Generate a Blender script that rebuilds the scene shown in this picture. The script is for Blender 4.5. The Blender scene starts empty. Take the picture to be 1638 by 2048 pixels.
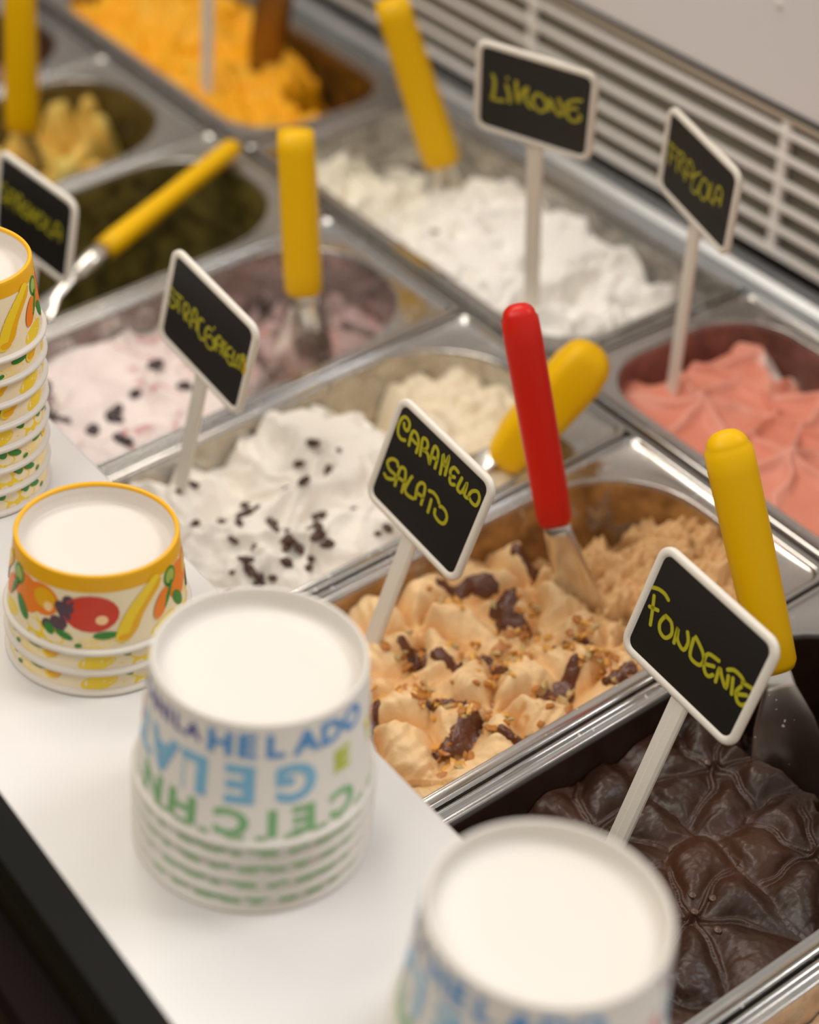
import bpy, bmesh, math, random
import numpy as np
from mathutils import Vector, Matrix

D = bpy.data
SC = bpy.context.scene
COL = SC.collection
PI = math.pi
random.seed(7)
rng = np.random.RandomState(11)

# ------------------------------------------------------------------ camera
cd = D.cameras.new('camera'); cam = D.objects.new('camera', cd); COL.objects.link(cam)
RIGHT = Vector((0.58667, 0.80546, 0.08401)); DOWN = Vector((0.50411, -0.28204, -0.81629)); FWD = Vector((-0.63379, 0.52124, -0.57150))
M = Matrix((RIGHT, -DOWN, -FWD)).transposed().to_4x4()
M.translation = Vector((1.32627, -0.71416, 0.59280))
cam.matrix_world = M
cd.sensor_fit = 'VERTICAL'; cd.sensor_height = 36.0; cd.lens = 3700.12 / 2048 * 36.0
cd.clip_start = 0.02; cd.clip_end = 30
cd.dof.use_dof = True; cd.dof.focus_distance = 0.895; cd.dof.aperture_fstop = 3.8
SC.camera = cam

# ------------------------------------------------------------------ world and lamps
SC.view_settings.view_transform = 'Standard'; SC.view_settings.look = 'None'
SC.view_settings.gamma = 1.0; SC.view_settings.exposure = 0.12
SC.view_settings.use_curve_mapping = False
w = D.worlds.new('shop'); SC.world = w; w.use_nodes = True
bg = w.node_tree.nodes['Background']; bg.inputs[0].default_value = (1.0, 0.94, 0.87, 1); bg.inputs[1].default_value = 0.50

def area(name, loc, tgt, sx, sy, power, col):
    l = D.lights.new(name, 'AREA'); l.shape = 'RECTANGLE'; l.size = sx; l.size_y = sy; l.energy = power; l.color = col
    o = D.objects.new(name, l); COL.objects.link(o); o.location = loc
    o.rotation_euler = (Vector(tgt) - Vector(loc)).to_track_quat('-Z', 'Y').to_euler()
    return o
area('ceiling_or_fill_lamp', (1.25, 0.75, 1.75), (0.75, -0.2, 0.0), 0.7, 0.5, 17, (0.97, 0.97, 1.0))
area('ceiling_or_fill_lamp', (-0.3, -0.2, 1.9), (0.5, -0.1, 0.0), 0.9, 0.5, 13, (1.0, 0.90, 0.78))
area('ceiling_or_fill_lamp', (0.6, -1.5, 1.7), (0.5, 0.0, 0.0), 1.5, 0.6, 17, (1.0, 0.945, 0.88))  # added fill from the customer side to brighten grille, panel and handles
area('ceiling_or_fill_lamp', (0.3, 1.5, 2.1), (0.5, -0.1, 0.0), 1.6, 0.25, 12, (0.92, 0.96, 1.0))

# ------------------------------------------------------------------ helpers
TF, TB = math.radians(8.933), math.radians(6.415)      # tilt of the front row and of the back row of pans

def link(o, parent=None):
    COL.objects.link(o)
    if parent is not None: o.parent = parent
    return o
def tag(o, label=None, cat=None, group=None, kind=None):
    if label: o['label'] = label
    if cat: o['category'] = cat
    if group: o['group'] = group
    if kind: o['kind'] = kind
    return o
def empty(name, loc=(0, 0, 0), rot=(0, 0, 0)):
    o = D.objects.new(name, None); o.empty_display_size = 0.02; link(o); o.location = loc; o.rotation_euler = rot; return o
def mesh(name, verts, faces, mats, parent=None, smooth=True, mi=None):
    me = D.meshes.new(name); me.from_pydata([tuple(v) for v in verts], [], [tuple(f) for f in faces])
    for m in (mats if isinstance(mats, (list, tuple)) else [mats]): me.materials.append(m)
    if mi is not None: me.polygons.foreach_set('material_index', mi)
    if smooth: me.polygons.foreach_set('use_smooth', [True] * len(me.polygons))
    me.update()
    return link(D.objects.new(name, me), parent)
def from_bm(name, bm, mats, parent=None, smooth=False):
    bmesh.ops.recalc_face_normals(bm, faces=bm.faces)
    me = D.meshes.new(name); bm.to_mesh(me); bm.free()
    for m in (mats if isinstance(mats, (list, tuple)) else [mats]): me.materials.append(m)
    if smooth: me.polygons.foreach_set('use_smooth', [True] * len(me.polygons))
    return link(D.objects.new(name, me), parent)
def bm_box(bm, c, s, bev=0.0):
    r = bmesh.ops.create_cube(bm, size=1.0)
    for v in r['verts']: v.co = Vector((c[0] + v.co.x * s[0], c[1] + v.co.y * s[1], c[2] + v.co.z * s[2]))
    if bev:
        ed = list({e for v in r['verts'] for e in v.link_edges})
        bmesh.ops.bevel(bm, geom=ed, offset=bev, segments=2, affect='EDGES', profile=0.6)
def box(name, c, s, m, parent=None, bev=0.0015):
    bm = bmesh.new(); bm_box(bm, c, s, bev); return from_bm(name, bm, m, parent, False)
def sweep_x(name, prof, x0, x1, m, parent=None, closed=True):
    n = len(prof); V = []; F = []
    for x in (x0, x1): V += [(x, s, h) for s, h in prof]
    for i in range(n if closed else n - 1):
        j = (i + 1) % n; F.append((i, j, n + j, n + i))
    if closed: F += [tuple(range(n))[::-1], tuple(range(n, 2 * n))]
    return mesh(name, V, F, m, parent, False)
def loft(name, pts, ax, ra, m, parent=None, seg=20, p=2.0, dome=(True, True)):
    """superellipse tube through pts; ax: wide axis direction; ra: list of (half width, half thickness)"""
    pts = [Vector(q) for q in pts]; ax = Vector(ax); rings = []
    def ring(c, t, a, b):
        u = (ax - t * ax.dot(t)).normalized(); v = t.cross(u)
        out = []
        for i in range(seg):
            th = 2 * PI * i / seg; cx, sx = math.cos(th), math.sin(th)
            out.append(c + u * a * math.copysign(abs(cx) ** (2 / p), cx) + v * b * math.copysign(abs(sx) ** (2 / p), sx))
        return out
    n = len(pts)
    for k in range(n):
        t = (pts[min(k + 1, n - 1)] - pts[max(k - 1, 0)]).normalized(); a, b = ra[k]
        if k == 0 and dome[0]:
            h = min(a, b)
            for q in (0.97, 0.8, 0.55, 0.28): rings.append(ring(pts[0] - t * h * q, t, a * math.sqrt(1 - q * q), b * math.sqrt(1 - q * q)))
        rings.append(ring(pts[k], t, a, b))
        if k == n - 1 and dome[1]:
            h = min(a, b)
            for q in (0.28, 0.55, 0.8, 0.97): rings.append(ring(pts[k] + t * h * q, t, a * math.sqrt(1 - q * q), b * math.sqrt(1 - q * q)))
    V = [v for r in rings for v in r]; F = []
    for k in range(len(rings) - 1):
        for i in range(seg):
            j = (i + 1) % seg; F.append((k * seg + i, k * seg + j, (k + 1) * seg + j, (k + 1) * seg + i))
    F.append(tuple(range(seg))[::-1]); F.append(tuple(range(len(V) - seg, len(V))))
    return mesh(name, V, F, m, parent, True)

# ------------------------------------------------------------------ materials
def mat(name, col, rough=0.5, metal=0.0, sss=0.0, spec=0.5, coat=0.0):
    m = D.materials.new(name); m.use_nodes = True; b = m.node_tree.nodes['Principled BSDF']
    b.inputs['Base Color'].default_value = (*col, 1); b.inputs['Roughness'].default_value = rough
    b.inputs['Metallic'].default_value = metal; b.inputs['Specular IOR Level'].default_value = spec
    if sss: b.inputs['Subsurface Weight'].default_value = sss; b.inputs['Subsurface Scale'].default_value = 0.004
    if coat: b.inputs['Coat Weight'].default_value = coat; b.inputs['Coat Roughness'].default_value = 0.15
    return m
def N(m, t, **kw):
    n = m.node_tree.nodes.new(t)
    for k, v in kw.items():
        if k.startswith('_'): setattr(n, k[1:], v)
        else: n.inputs[k.replace('.', ' ')].default_value = v
    return n
def L(m, a, b): m.node_tree.links.new(a, b)
def noise_bump(m, scale, strength, dist=0.001, detail=4.0, rough_var=None):
    b = m.node_tree.nodes['Principled BSDF']; tc = N(m, 'ShaderNodeTexCoord')
    n = N(m, 'ShaderNodeTexNoise', Scale=scale, Detail=detail); L(m, tc.outputs['Object'], n.inputs['Vector'])
    bp = N(m, 'ShaderNodeBump', Strength=strength, Distance=dist); L(m, n.outputs['Fac'], bp.inputs['Height']); L(m, bp.outputs['Normal'], b.inputs['Normal'])
    if rough_var:
        mr = N(m, 'ShaderNodeMapRange'); mr.inputs[3].default_value = rough_var[0]; mr.inputs[4].default_value = rough_var[1]
        L(m, n.outputs['Fac'], mr.inputs[0]); L(m, mr.outputs[0], b.inputs['Roughness'])
    return m
def steel(name, col=(0.50, 0.488, 0.47), rough=(0.09, 0.17), smear=None, amount=0.5, deep=None, speck=(0.8, 0.77, 0.72)):
    """brushed steel; smear = colour of the gelato left on the inner walls, speck = dried drops on the rim"""
    m = mat(name, col, 0.3, 1.0); b = m.node_tree.nodes['Principled BSDF']; tc = N(m, 'ShaderNodeTexCoord')
    n = N(m, 'ShaderNodeTexNoise', Scale=14.0, Detail=3.0); L(m, tc.outputs['Object'], n.inputs['Vector'])
    mr = N(m, 'ShaderNodeMapRange'); mr.inputs[3].default_value = rough[0]; mr.inputs[4].default_value = rough[1]
    L(m, n.outputs['Fac'], mr.inputs[0])
    n3 = N(m, 'ShaderNodeTexNoise', Scale=260.0, Detail=1.0); L(m, tc.outputs['Object'], n3.inputs['Vector'])
    r3 = N(m, 'ShaderNodeMapRange'); r3.inputs[1].default_value = 0.745; r3.inputs[2].default_value = 0.76; L(m, n3.outputs['Fac'], r3.inputs[0])
    mix = N(m, 'ShaderNodeMix', _data_type='RGBA'); mix.inputs[6].default_value = (*col, 1); mix.inputs[7].default_value = (*speck, 1)
    L(m, r3.outputs[0], mix.inputs[0]); cur = mix.outputs[2]; msk = r3.outputs[0]
    if smear is not None:
        n2 = N(m, 'ShaderNodeTexNoise', Scale=34.0, Detail=7.0, Roughness=0.65, Distortion=0.7); L(m, tc.outputs['Object'], n2.inputs['Vector'])
        lo = 0.62 - 0.42 * amount
        r2 = N(m, 'ShaderNodeMapRange'); r2.inputs[1].default_value = lo; r2.inputs[2].default_value = lo + 0.08; L(m, n2.outputs['Fac'], r2.inputs[0])
        sx = N(m, 'ShaderNodeSeparateXYZ'); L(m, tc.outputs['Object'], sx.inputs[0])
        rz = N(m, 'ShaderNodeMapRange'); rz.inputs[1].default_value = -0.0015; rz.inputs[2].default_value = -0.006; L(m, sx.outputs[2], rz.inputs[0])
        mu = N(m, 'ShaderNodeMath', _operation='MULTIPLY'); L(m, r2.outputs[0], mu.inputs[0]); L(m, rz.outputs[0], mu.inputs[1])
        n4 = N(m, 'ShaderNodeTexNoise', Scale=70.0, Detail=5.0); L(m, tc.outputs['Object'], n4.inputs['Vector'])
        mc = N(m, 'ShaderNodeMix', _data_type='RGBA'); mc.inputs[6].default_value = (*(deep or [c * 0.5 for c in smear]), 1); mc.inputs[7].default_value = (*smear, 1)
        rr = N(m, 'ShaderNodeMapRange'); rr.inputs[1].default_value = 0.35; rr.inputs[2].default_value = 0.65; L(m, n4.outputs['Fac'], rr.inputs[0]); L(m, rr.outputs[0], mc.inputs[0])
        m2 = N(m, 'ShaderNodeMix', _data_type='RGBA'); L(m, mu.outputs[0], m2.inputs[0]); L(m, cur, m2.inputs[6]); L(m, mc.outputs[2], m2.inputs[7])
        cur = m2.outputs[2]; mx = N(m, 'ShaderNodeMath', _operation='MAXIMUM'); L(m, mu.outputs[0], mx.inputs[0]); L(m, msk, mx.inputs[1]); msk = mx.outputs[0]
    L(m, cur, b.inputs['Base Color'])
    inv = N(m, 'ShaderNodeMath', _operation='SUBTRACT'); inv.inputs[0].default_value = 1.0; L(m, msk, inv.inputs[1]); L(m, inv.outputs[0], b.inputs['Metallic'])
    ra = N(m, 'ShaderNodeMath', _operation='MULTIPLY_ADD'); ra.inputs[1].default_value = 0.25; L(m, msk, ra.inputs[0]); L(m, mr.outputs[0], ra.inputs[2]); L(m, ra.outputs[0], b.inputs['Roughness'])
    return m
def gelato_mat(name, rough=0.5, sss=0.15, bump=0.35, bscale=420.0, spec=0.35, rv=None):
    m = mat(name, (1, 1, 1), rough, 0, sss, spec); b = m.node_tree.nodes['Principled BSDF']
    at = N(m, 'ShaderNodeAttribute', _attribute_name='Col'); L(m, at.outputs['Color'], b.inputs['Base Color'])
    noise_bump(m, bscale, bump, 0.0006, 5.0, rv)
    return m
STEEL = steel('steel', (0.50, 0.49, 0.475), (0.22, 0.4))
RAIL = steel('steel_rail', (0.36, 0.35, 0.33), (0.25, 0.45))
CHANNEL = steel('steel_channel', (0.60, 0.62, 0.64), (0.3, 0.45))
DARK = mat('dark_well', (0.035, 0.033, 0.03), 0.6)
WHITEP = noise_bump(mat('cream_plastic', (0.80, 0.745, 0.65), 0.4, spec=0.4), 900, 0.25, 0.0004)
CHALK = noise_bump(mat('chalkboard_black', (0.014, 0.012, 0.010), 0.35, spec=0.3), 500, 0.05)
INK = mat('yellow_marker', (0.43, 0.39, 0.008), 0.5)
INKB = mat('yellow_marker_fresh', (0.80, 0.56, 0.0), 0.5)
YEL = noise_bump(mat('yellow_handle_plastic', (0.88, 0.50, 0.0), 0.42, sss=0.0, spec=0.22), 60, 0.15, 0.001)
RED = noise_bump(mat('red_handle_plastic', (0.66, 0.015, 0.006), 0.36, spec=0.3), 60, 0.15, 0.001)
BLADE = steel('blade_steel', (0.74, 0.70, 0.64), (0.16, 0.28))
SHELF = noise_bump(mat('white_shelf', (0.69, 0.665, 0.635), 0.32, spec=0.35), 30, 0.02)
BLACK = mat('black_trim', (0.004, 0.0035, 0.003), 0.5, spec=0.12)
DRED = mat('dark_front', (0.006, 0.0015, 0.0015), 0.6, spec=0.1)
GRILLE = mat('grille_enamel', (0.86, 0.82, 0.77), 0.45)
TAN = mat('tan_seal', (0.42, 0.34, 0.26), 0.6)
FIN = mat('coil_fins', (0.42, 0.38, 0.30), 0.5, 0.1)
PANEL = noise_bump(mat('light_panel', (0.80, 0.76, 0.755), 0.5), 20, 0.02)
FLOORM = noise_bump(mat('floor_tan', (0.45, 0.30, 0.12), 0.6), 8, 0.1)

# ------------------------------------------------------------------ setting
bm = bmesh.new(); bm_box(bm, (0.5, 0.3, -0.92), (9, 9, 0.04)); tag(from_bm('floor', bm, FLOORM), kind='structure')
WALLD = noise_bump(mat('dark_olive_wall', (0.055, 0.058, 0.036), 0.7), 6, 0.1)  # unseen dark walls, added to give the steel rims dark reflections
for nm, c_, s_ in (('wall_rear_unseen', (0.5, 2.8, 0.5), (7.0, 0.08, 2.8)), ('wall_left_unseen', (-3.0, -0.2, 0.5), (0.08, 6.0, 2.8)), ('wall_front_unseen', (0.5, -3.2, 0.5), (7.0, 0.08, 2.8))):
    bm = bmesh.new(); bm_box(bm, c_, s_); tag(from_bm(nm, bm, WALLD), kind='structure')
case = empty('display_case', (0.5, -0.1, -0.9)); case.location = (0, 0, 0)
tag(case, 'black fronted gelato display case with steel well holding the pans', 'display case')
# customer side: black edge trim, dark ledge, front panel
sweep_x('edge_trim', [(-0.4818, 0.0405), (-0.4818, 0.012), (-0.500, 0.012), (-0.500, 0.030), (-0.497, 0.037)], -0.8, 1.7, BLACK, case)
sweep_x('front_ledge', [(-0.4818, 0.012), (-0.4818, -0.02), (-0.5175, -0.02), (-0.5175, -0.004), (-0.514, 0.0), (-0.5, 0.004)], -0.8, 1.7, DRED, case)
sweep_x('front_panel', [(-0.45, -0.02), (-0.45, -0.9), (-0.505, -0.9), (-0.505, -0.02)], -0.8, 1.7, DRED, case)
# the well under the pans
c, s_ = math.cos(TF), math.sin(TF)
def fr(s, n): return (s * math.cos(TF) - n * math.sin(TF), s * math.sin(TF) + n * math.cos(TF))
def bk(s, n): return (s * math.cos(TB) - n * math.sin(TB), s * math.sin(TB) + n * math.cos(TB))
sweep_x('well_floor', [fr(-0.40, -0.15), fr(0, -0.15), bk(0.23, -0.15), bk(0.23, -0.165), fr(0, -0.165), fr(-0.40, -0.165)], -0.8, 1.7, DARK, case)
sweep_x('well_wall', [fr(-0.40, -0.165), fr(-0.40, -0.008), fr(-0.37, -0.008), fr(-0.37, -0.165)], -0.8, 1.7, STEEL, case)
sweep_x('shelf_support', [(-0.45, -0.02), (-0.42, -0.075), (-0.385, -0.075), (-0.36, -0.05), (-0.335, 0.027), (-0.47, 0.027), (-0.4818, 0.012), (-0.4818, -0.02)], -0.8, 1.7, mat('support_grey', (0.2, 0.19, 0.18), 0.5), case)
sweep_x('middle_rail', [fr(-0.0018, -0.0035), bk(0.0018, -0.0035), bk(0.0018, -0.15), fr(-0.0018, -0.15)], -0.8, 1.7, RAIL, case)
sweep_x('steel_channel', [bk(0.1695, -0.15), bk(0.1695, -0.003), bk(0.1745, 0.0035), bk(0.181, 0.006), bk(0.188, 0.004), bk(0.1915, -0.003), bk(0.1935, -0.004), bk(0.1955, 0.0005), bk(0.1985, 0.001), bk(0.1995, -0.004), bk(0.236, -0.004), bk(0.236, -0.15)], -0.8, 1.7, CHANNEL, case)
# far side air grille
gr = empty('air_grille', (0, 0, 0), (TB, 0, 0)); tag(gr, 'cream enamelled air grille of long slats with coil fins behind it', 'grille')
for h in (0.0135, 0.0315, 0.0485, 0.0660, 0.0840, 0.1015):
    bm = bmesh.new(); bm_box(bm, (0.45, 0.2, h), (2.4, 0.004, 0.0042 if h > 0.02 else 0.0055), 0.0008); from_bm('slat', bm, GRILLE, gr)
for x in (-0.48, -0.216, 0.048, 0.312, 0.576, 0.840, 1.104):
    bm = bmesh.new(); bm_box(bm, (x, 0.2015, 0.062), (0.0068, 0.005, 0.098), 0.0008); from_bm('upright', bm, GRILLE, gr)
V = []; F = []
for i in range(620):
    x = -0.75 + i * 0.0039; b0 = len(V); w2 = 0.0007
    V += [(x - w2, 0.2085, 0.002), (x + w2, 0.2085, 0.002), (x + w2, 0.2085, 0.112), (x - w2, 0.2085, 0.112), (x - w2, 0.228, 0.002), (x + w2, 0.228, 0.002), (x + w2, 0.228, 0.112), (x - w2, 0.228, 0.112)]
    F += [(b0, b0 + 1, b0 + 2, b0 + 3), (b0 + 1, b0 + 5, b0 + 6, b0 + 2), (b0 + 4, b0, b0 + 3, b0 + 7)]
tag(mesh('coil_fins', V, F, FIN, gr, False), kind='stuff')
bm = bmesh.new(); bm_box(bm, (0.45, 0.2315, 0.055), (2.4, 0.005, 0.13)); from_bm('grille_backing', bm, DARK, gr)
bm = bmesh.new(); bm_box(bm, (0.45, 0.2035, 0.1105), (2.4, 0.009, 0.0042), 0.001); from_bm('seal_strip', bm, TAN, gr)
bm = bmesh.new(); bm_box(bm, (0.45, 0.2045, 0.1142), (2.4, 0.008, 0.003), 0.0006); from_bm('shadow_strip', bm, DARK, gr)
wb = empty('wall_back', (0, 0, 0), (TB, 0, 0)); tag(wb, kind='structure')
bm = bmesh.new(); bm_box(bm, (0.45, 0.2085, 0.366), (2.6, 0.012, 0.5), 0.001); from_bm('wall_panel', bm, PANEL, wb)
bm = bmesh.new(); bmesh.ops.create_cone(bm, cap_ends=True, segments=20, radius1=0.0030, radius2=0.0022, depth=0.002, matrix=Matrix.Translation((0.5545, 0.2015, 0.1818)) @ Matrix.Rotation(PI / 2, 4, 'X')); from_bm('panel_screw', bm, mat('screw_cap', (0.75, 0.74, 0.70), 0.3), wb)

sh = sweep_x('shelf', [(-0.4816, 0.028), (-0.332, 0.028), (-0.3301, 0.030), (-0.3301, 0.0385), (-0.332, 0.040), (-0.4816, 0.040)], -0.8, 1.7, SHELF)
tag(sh, 'white shelf board along the glass side carrying stacks of paper cups', 'shelf')

# ------------------------------------------------------------------ pans
def ring(cx, cy, hx, hy, r, z, rn, rf, nc=10):
    """rounded rectangle ring; rn / rf: corner radius at the near and far end"""
    P = []
    for (sx, sy, a0, rr) in ((1, 1, 0, rf), (-1, 1, 90, rf), (-1, -1, 180, rn), (1, -1, 270, rn)):
        rr = min(rr, hx * 0.999, hy * 0.999)
        for k in range(nc + 1):
            a = math.radians(a0 + 90 * k / nc)
            P.append((cx + sx * (hx - rr) + rr * math.cos(a), cy + sy * (hy - rr) + rr * math.sin(a), z))
    return P
def pan(x0, x1, s0, s1, tilt, m, label, far_r, open_=(0.0085, 0.0085, 0.014, 0.015), depth=0.115, near_r=None, group=None):
    cx, cy = (x0 + x1) / 2, (s0 + s1) / 2; hx, hy = (x1 - x0) / 2, (s1 - s0) / 2
    o0, o1, o2, o3 = open_        # flange widths: low x, high x, near, far
    icx, icy = cx + (o0 - o1) / 2, cy + (o2 - o3) / 2; ihx, ihy = hx - (o0 + o1) / 2, hy - (o2 + o3) / 2
    nr = far_r if near_r is None else near_r
    R = []
    def O(d, z, r=0.008): R.append(ring(cx, cy, hx - d, hy - d, 0, z, r, r))
    def I(d, z): R.append(ring(icx, icy, ihx - d, ihy - d, 0, z, max(nr - d, .01), max(far_r - d, .01)))
    O(0.0003, -0.010); O(0.0, -0.0022); O(0.0001, -0.0014); O(0.0005, -0.0006); O(0.0012, -0.0001); O(0.0022, 0.0); O(0.0030, -0.0003); O(0.0036, -0.0011); O(0.0040, -0.0018); O(0.0045, -0.0021); 
    I(-0.0022, -0.0022); I(-0.0012, -0.0021); I(-0.0004, -0.0019); I(0.0001, -0.0022); I(0.0006, -0.0032); I(0.0010, -0.005); I(0.0014, -0.009); I(0.004, -0.06); I(0.007, -depth + 0.012); I(0.010, -depth + 0.003); I(0.017, -depth)
    n = len(R[0]); V = [v for r in R for v in r]; F = []
    for k in range(len(R) - 1):
        for i in range(n):
            j = (i + 1) % n; F.append((k * n + i, k * n + j, (k + 1) * n + j, (k + 1) * n + i))
    F.append(tuple(range(len(V) - n, len(V))))
    o = mesh('gelato_pan', V, F, m, None, True)
    o.rotation_euler = (tilt, 0, 0)
    sol = o.modifiers.new('thickness', 'SOLIDIFY'); sol.thickness = 0.0006; sol.offset = -1
    tag(o, label, 'pan', group)
    return (icx, icy, ihx, ihy, nr, far_r)

# ------------------------------------------------------------------ noise in numpy
_p = rng.permutation(512); _p = np.concatenate([_p, _p, _p]); _g = rng.uniform(-1, 1, (512, 2)); _g /= np.linalg.norm(_g, axis=1)[:, None]
def pn(x, y):
    xi = np.floor(x).astype(int); yi = np.floor(y).astype(int); xf = x - xi; yf = y - yi; xi &= 255; yi &= 255
    u = xf * xf * xf * (xf * (xf * 6 - 15) + 10); v = yf * yf * yf * (yf * (yf * 6 - 15) + 10)
    def g(a, b, dx, dy):
        h = _p[_p[xi + a] + yi + b] ; return _g[h, 0] * dx + _g[h, 1] * dy
    n0 = g(0, 0, xf, yf) * (1 - u) + g(1, 0, xf - 1, yf) * u
    n1 = g(0, 1, xf, yf - 1) * (1 - u) + g(1, 1, xf - 1, yf - 1) * u
    return (n0 * (1 - v) + n1 * v) * 1.5
def fbm(x, y, sc, o=4, gain=0.5, off=0.0):
    a = 1; t = 0; f = 1.0 / sc
    for k in range(o): t = t + a * pn(x * f + 17.3 * k + off, y * f + 9.1 * k + off * 1.7); a *= gain; f *= 2.03
    return t
def ridged(x, y, sc, o=4, gain=0.5, off=0.0):
    a = 1; t = 0; f = 1.0 / sc; n = 0
    for k in range(o): t = t + a * (1 - np.abs(pn(x * f + 11.3 * k + off, y * f + 5.1 * k + off * 1.3)) * 1.6); n += a; a *= gain; f *= 2.1
    return t / n
def ss(a, b, x):
    t = np.clip((x - a) / (b - a), 0, 1); return t * t * (3 - 2 * t)
def mixc(c0, c1, t):
    return np.asarray(c0)[None, None, :] * (1 - t[..., None]) + np.asarray(c1)[None, None, :] * t[..., None] if not isinstance(c0, np.ndarray) or c0.ndim == 1 else c0 * (1 - t[..., None]) + np.asarray(c1)[None, None, :] * t[..., None]
def cells(x, s, C):
    """distance, angle and index of the nearest centre and distance gap to the second one"""
    d = np.stack([np.hypot(x - c[0], s - c[1]) for c in C]); k = np.argsort(d, axis=0)
    d0 = np.take_along_axis(d, k[:1], 0)[0]; d1 = np.take_along_axis(d, k[1:2], 0)[0]; i0 = k[0]
    cx = np.array([c[0] for c in C])[i0]; cy = np.array([c[1] for c in C])[i0]; ph = np.array([c[2] for c in C])[i0]
    return d0, d1 - d0, np.arctan2(s - cy, x - cx), ph

def surface(name, fn, opening, tilt, m, nx, ny, label, inset=0.0012, group=None):
    """a bed of gelato: height field fn(x, s) -> (height, colour) filling the rounded opening of its pan"""
    icx, icy, ihx, ihy, rn, rf = opening
    v = np.linspace(-1, 1, ny); v = np.sign(v) * (1 - (1 - np.abs(v)) ** 1.25)
    s = icy + v * (ihy - inset); u = np.linspace(-1, 1, nx)
    hw = np.full(ny, ihx - inset)
    for e, r in ((1, min(rf, ihx * .999)), (-1, min(rn, ihx * .999))):
        d = (ihy - e * (s - icy)); k = d < r
        hw[k] = np.maximum(ihx - r + np.sqrt(np.maximum(r * r - (r - d[k]) ** 2, 0)) - inset, 0.002)
    X = icx + u[None, :] * hw[:, None]; S = np.repeat(s[:, None], nx, 1)
    H, Cc = fn(X, S)
    # the bed narrows a little with depth like the pan's wall
    k = 1 - np.clip(-H - 0.003, 0, 0.2) * 0.075 / ihx; X2 = icx + (X - icx) * k; S2 = icy + (S - icy) * (1 - np.clip(-H - 0.003, 0, 0.2) * 0.075 / ihy)
    co = np.stack([X2, S2, H], -1).reshape(-1, 3)
    i = np.arange((ny - 1) * (nx - 1)); r, c_ = i // (nx - 1), i % (nx - 1); a = r * nx + c_
    f = np.stack([a, a + 1, a + nx + 1, a + nx], -1)
    me = D.meshes.new(name); me.vertices.add(len(co)); me.vertices.foreach_set('co', co.ravel())
    me.loops.add(f.size); me.loops.foreach_set('vertex_index', f.ravel()); me.polygons.add(len(f))
    me.polygons.foreach_set('loop_start', np.arange(len(f)) * 4); me.polygons.foreach_set('loop_total', np.full(len(f), 4))
    me.update(calc_edges=True); me.polygons.foreach_set('use_smooth', np.ones(len(f), bool))
    ca = me.color_attributes.new('Col', 'FLOAT_COLOR', 'POINT')
    cc = np.ones((ny, nx, 4)); cc[..., :3] = np.clip(Cc, 0, 1); ca.data.foreach_set('color', cc.reshape(-1).astype(np.float32))
    me.materials.append(m); o = link(D.objects.new(name, me)); o.rotation_euler = (tilt, 0, 0)
    tag(o, label, 'gelato', group)
    def hgt(x, s):
        h, _ = fn(np.array([[x]]), np.array([[s]])); return float(h[0, 0])
    o_h[o.name] = hgt
    return o, hgt
o_h = {}

XK = [-0.0001, 0.1717, 0.3344, 0.4956, 0.6655, 0.8326, 1.0073]
g_ = 0.0009
FO = (0.0085, 0.0100, 0.014, 0.0150)
def fpan(k0, k1, m, label): return pan(k0 + g_, k1 - g_, -0.362, -0.003, TF, m, label, 0.066, FO, near_r=0.03)
def bpan(k0, k1, m, label): return pan(k0 + g_, k1 - g_, 0.0035, 0.1675, TB, m, label, 0.045, (0.012, 0.017, 0.0135, 0.013))

GM = gelato_mat('gelato_soft', 0.48, 0.12, 0.30, 380)
GMG = gelato_mat('gelato_glossy', 0.30, 0.0, 0.20, 500, 0.45, (0.27, 0.52))
GMR = gelato_mat('gelato_rough', 0.55, 0.08, 0.9, 330)

# --- stracciatella
def f_strac(x, s):
    wx = x + 0.012 * fbm(x, s, .05, 2, off=3); wy = s + 0.012 * fbm(x, s, .05, 2, off=8)
    h = -0.017 + 0.016 * (ridged(wx, wy, .052, 3, .36, 2.0) - .60) * 1.6 + 0.0004 * fbm(x, s, .006, 2)
    for bx, by, r, a in ((.517, -.158, .018, .014), (.560, -.140, .030, .018), (.600, -.215, .030, .006), (.585, -.170, .02, .006), (.53, -.25, .03, .004), (.635, -.165, .02, .005)):
        q = np.hypot(x - bx, s - by) / r; h = h + a * np.exp(-q * q)
    e = s + 0.010 * fbm(x, s, .03, 3, off=5) + 0.25 * np.maximum(x - .575, 0)
    m = ss(-.122, -.103, e)
    deep = -0.020 + 0.009 * fbm(x, s, .03, 3, off=1) - 0.034 * ss(.565, .525, x) * ss(-.07, -.09, s) 
    h = h * (1 - m) + deep * m
    col = mixc((.90, .845, .76), (.84, .73, .54), ss(.2, .9, m + .25 * fbm(x, s, .02, 3)))
    return np.minimum(h, -.002), col * (1 - .06 * ss(.1, .8, fbm(x, s, .012, 3))[..., None])
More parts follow.
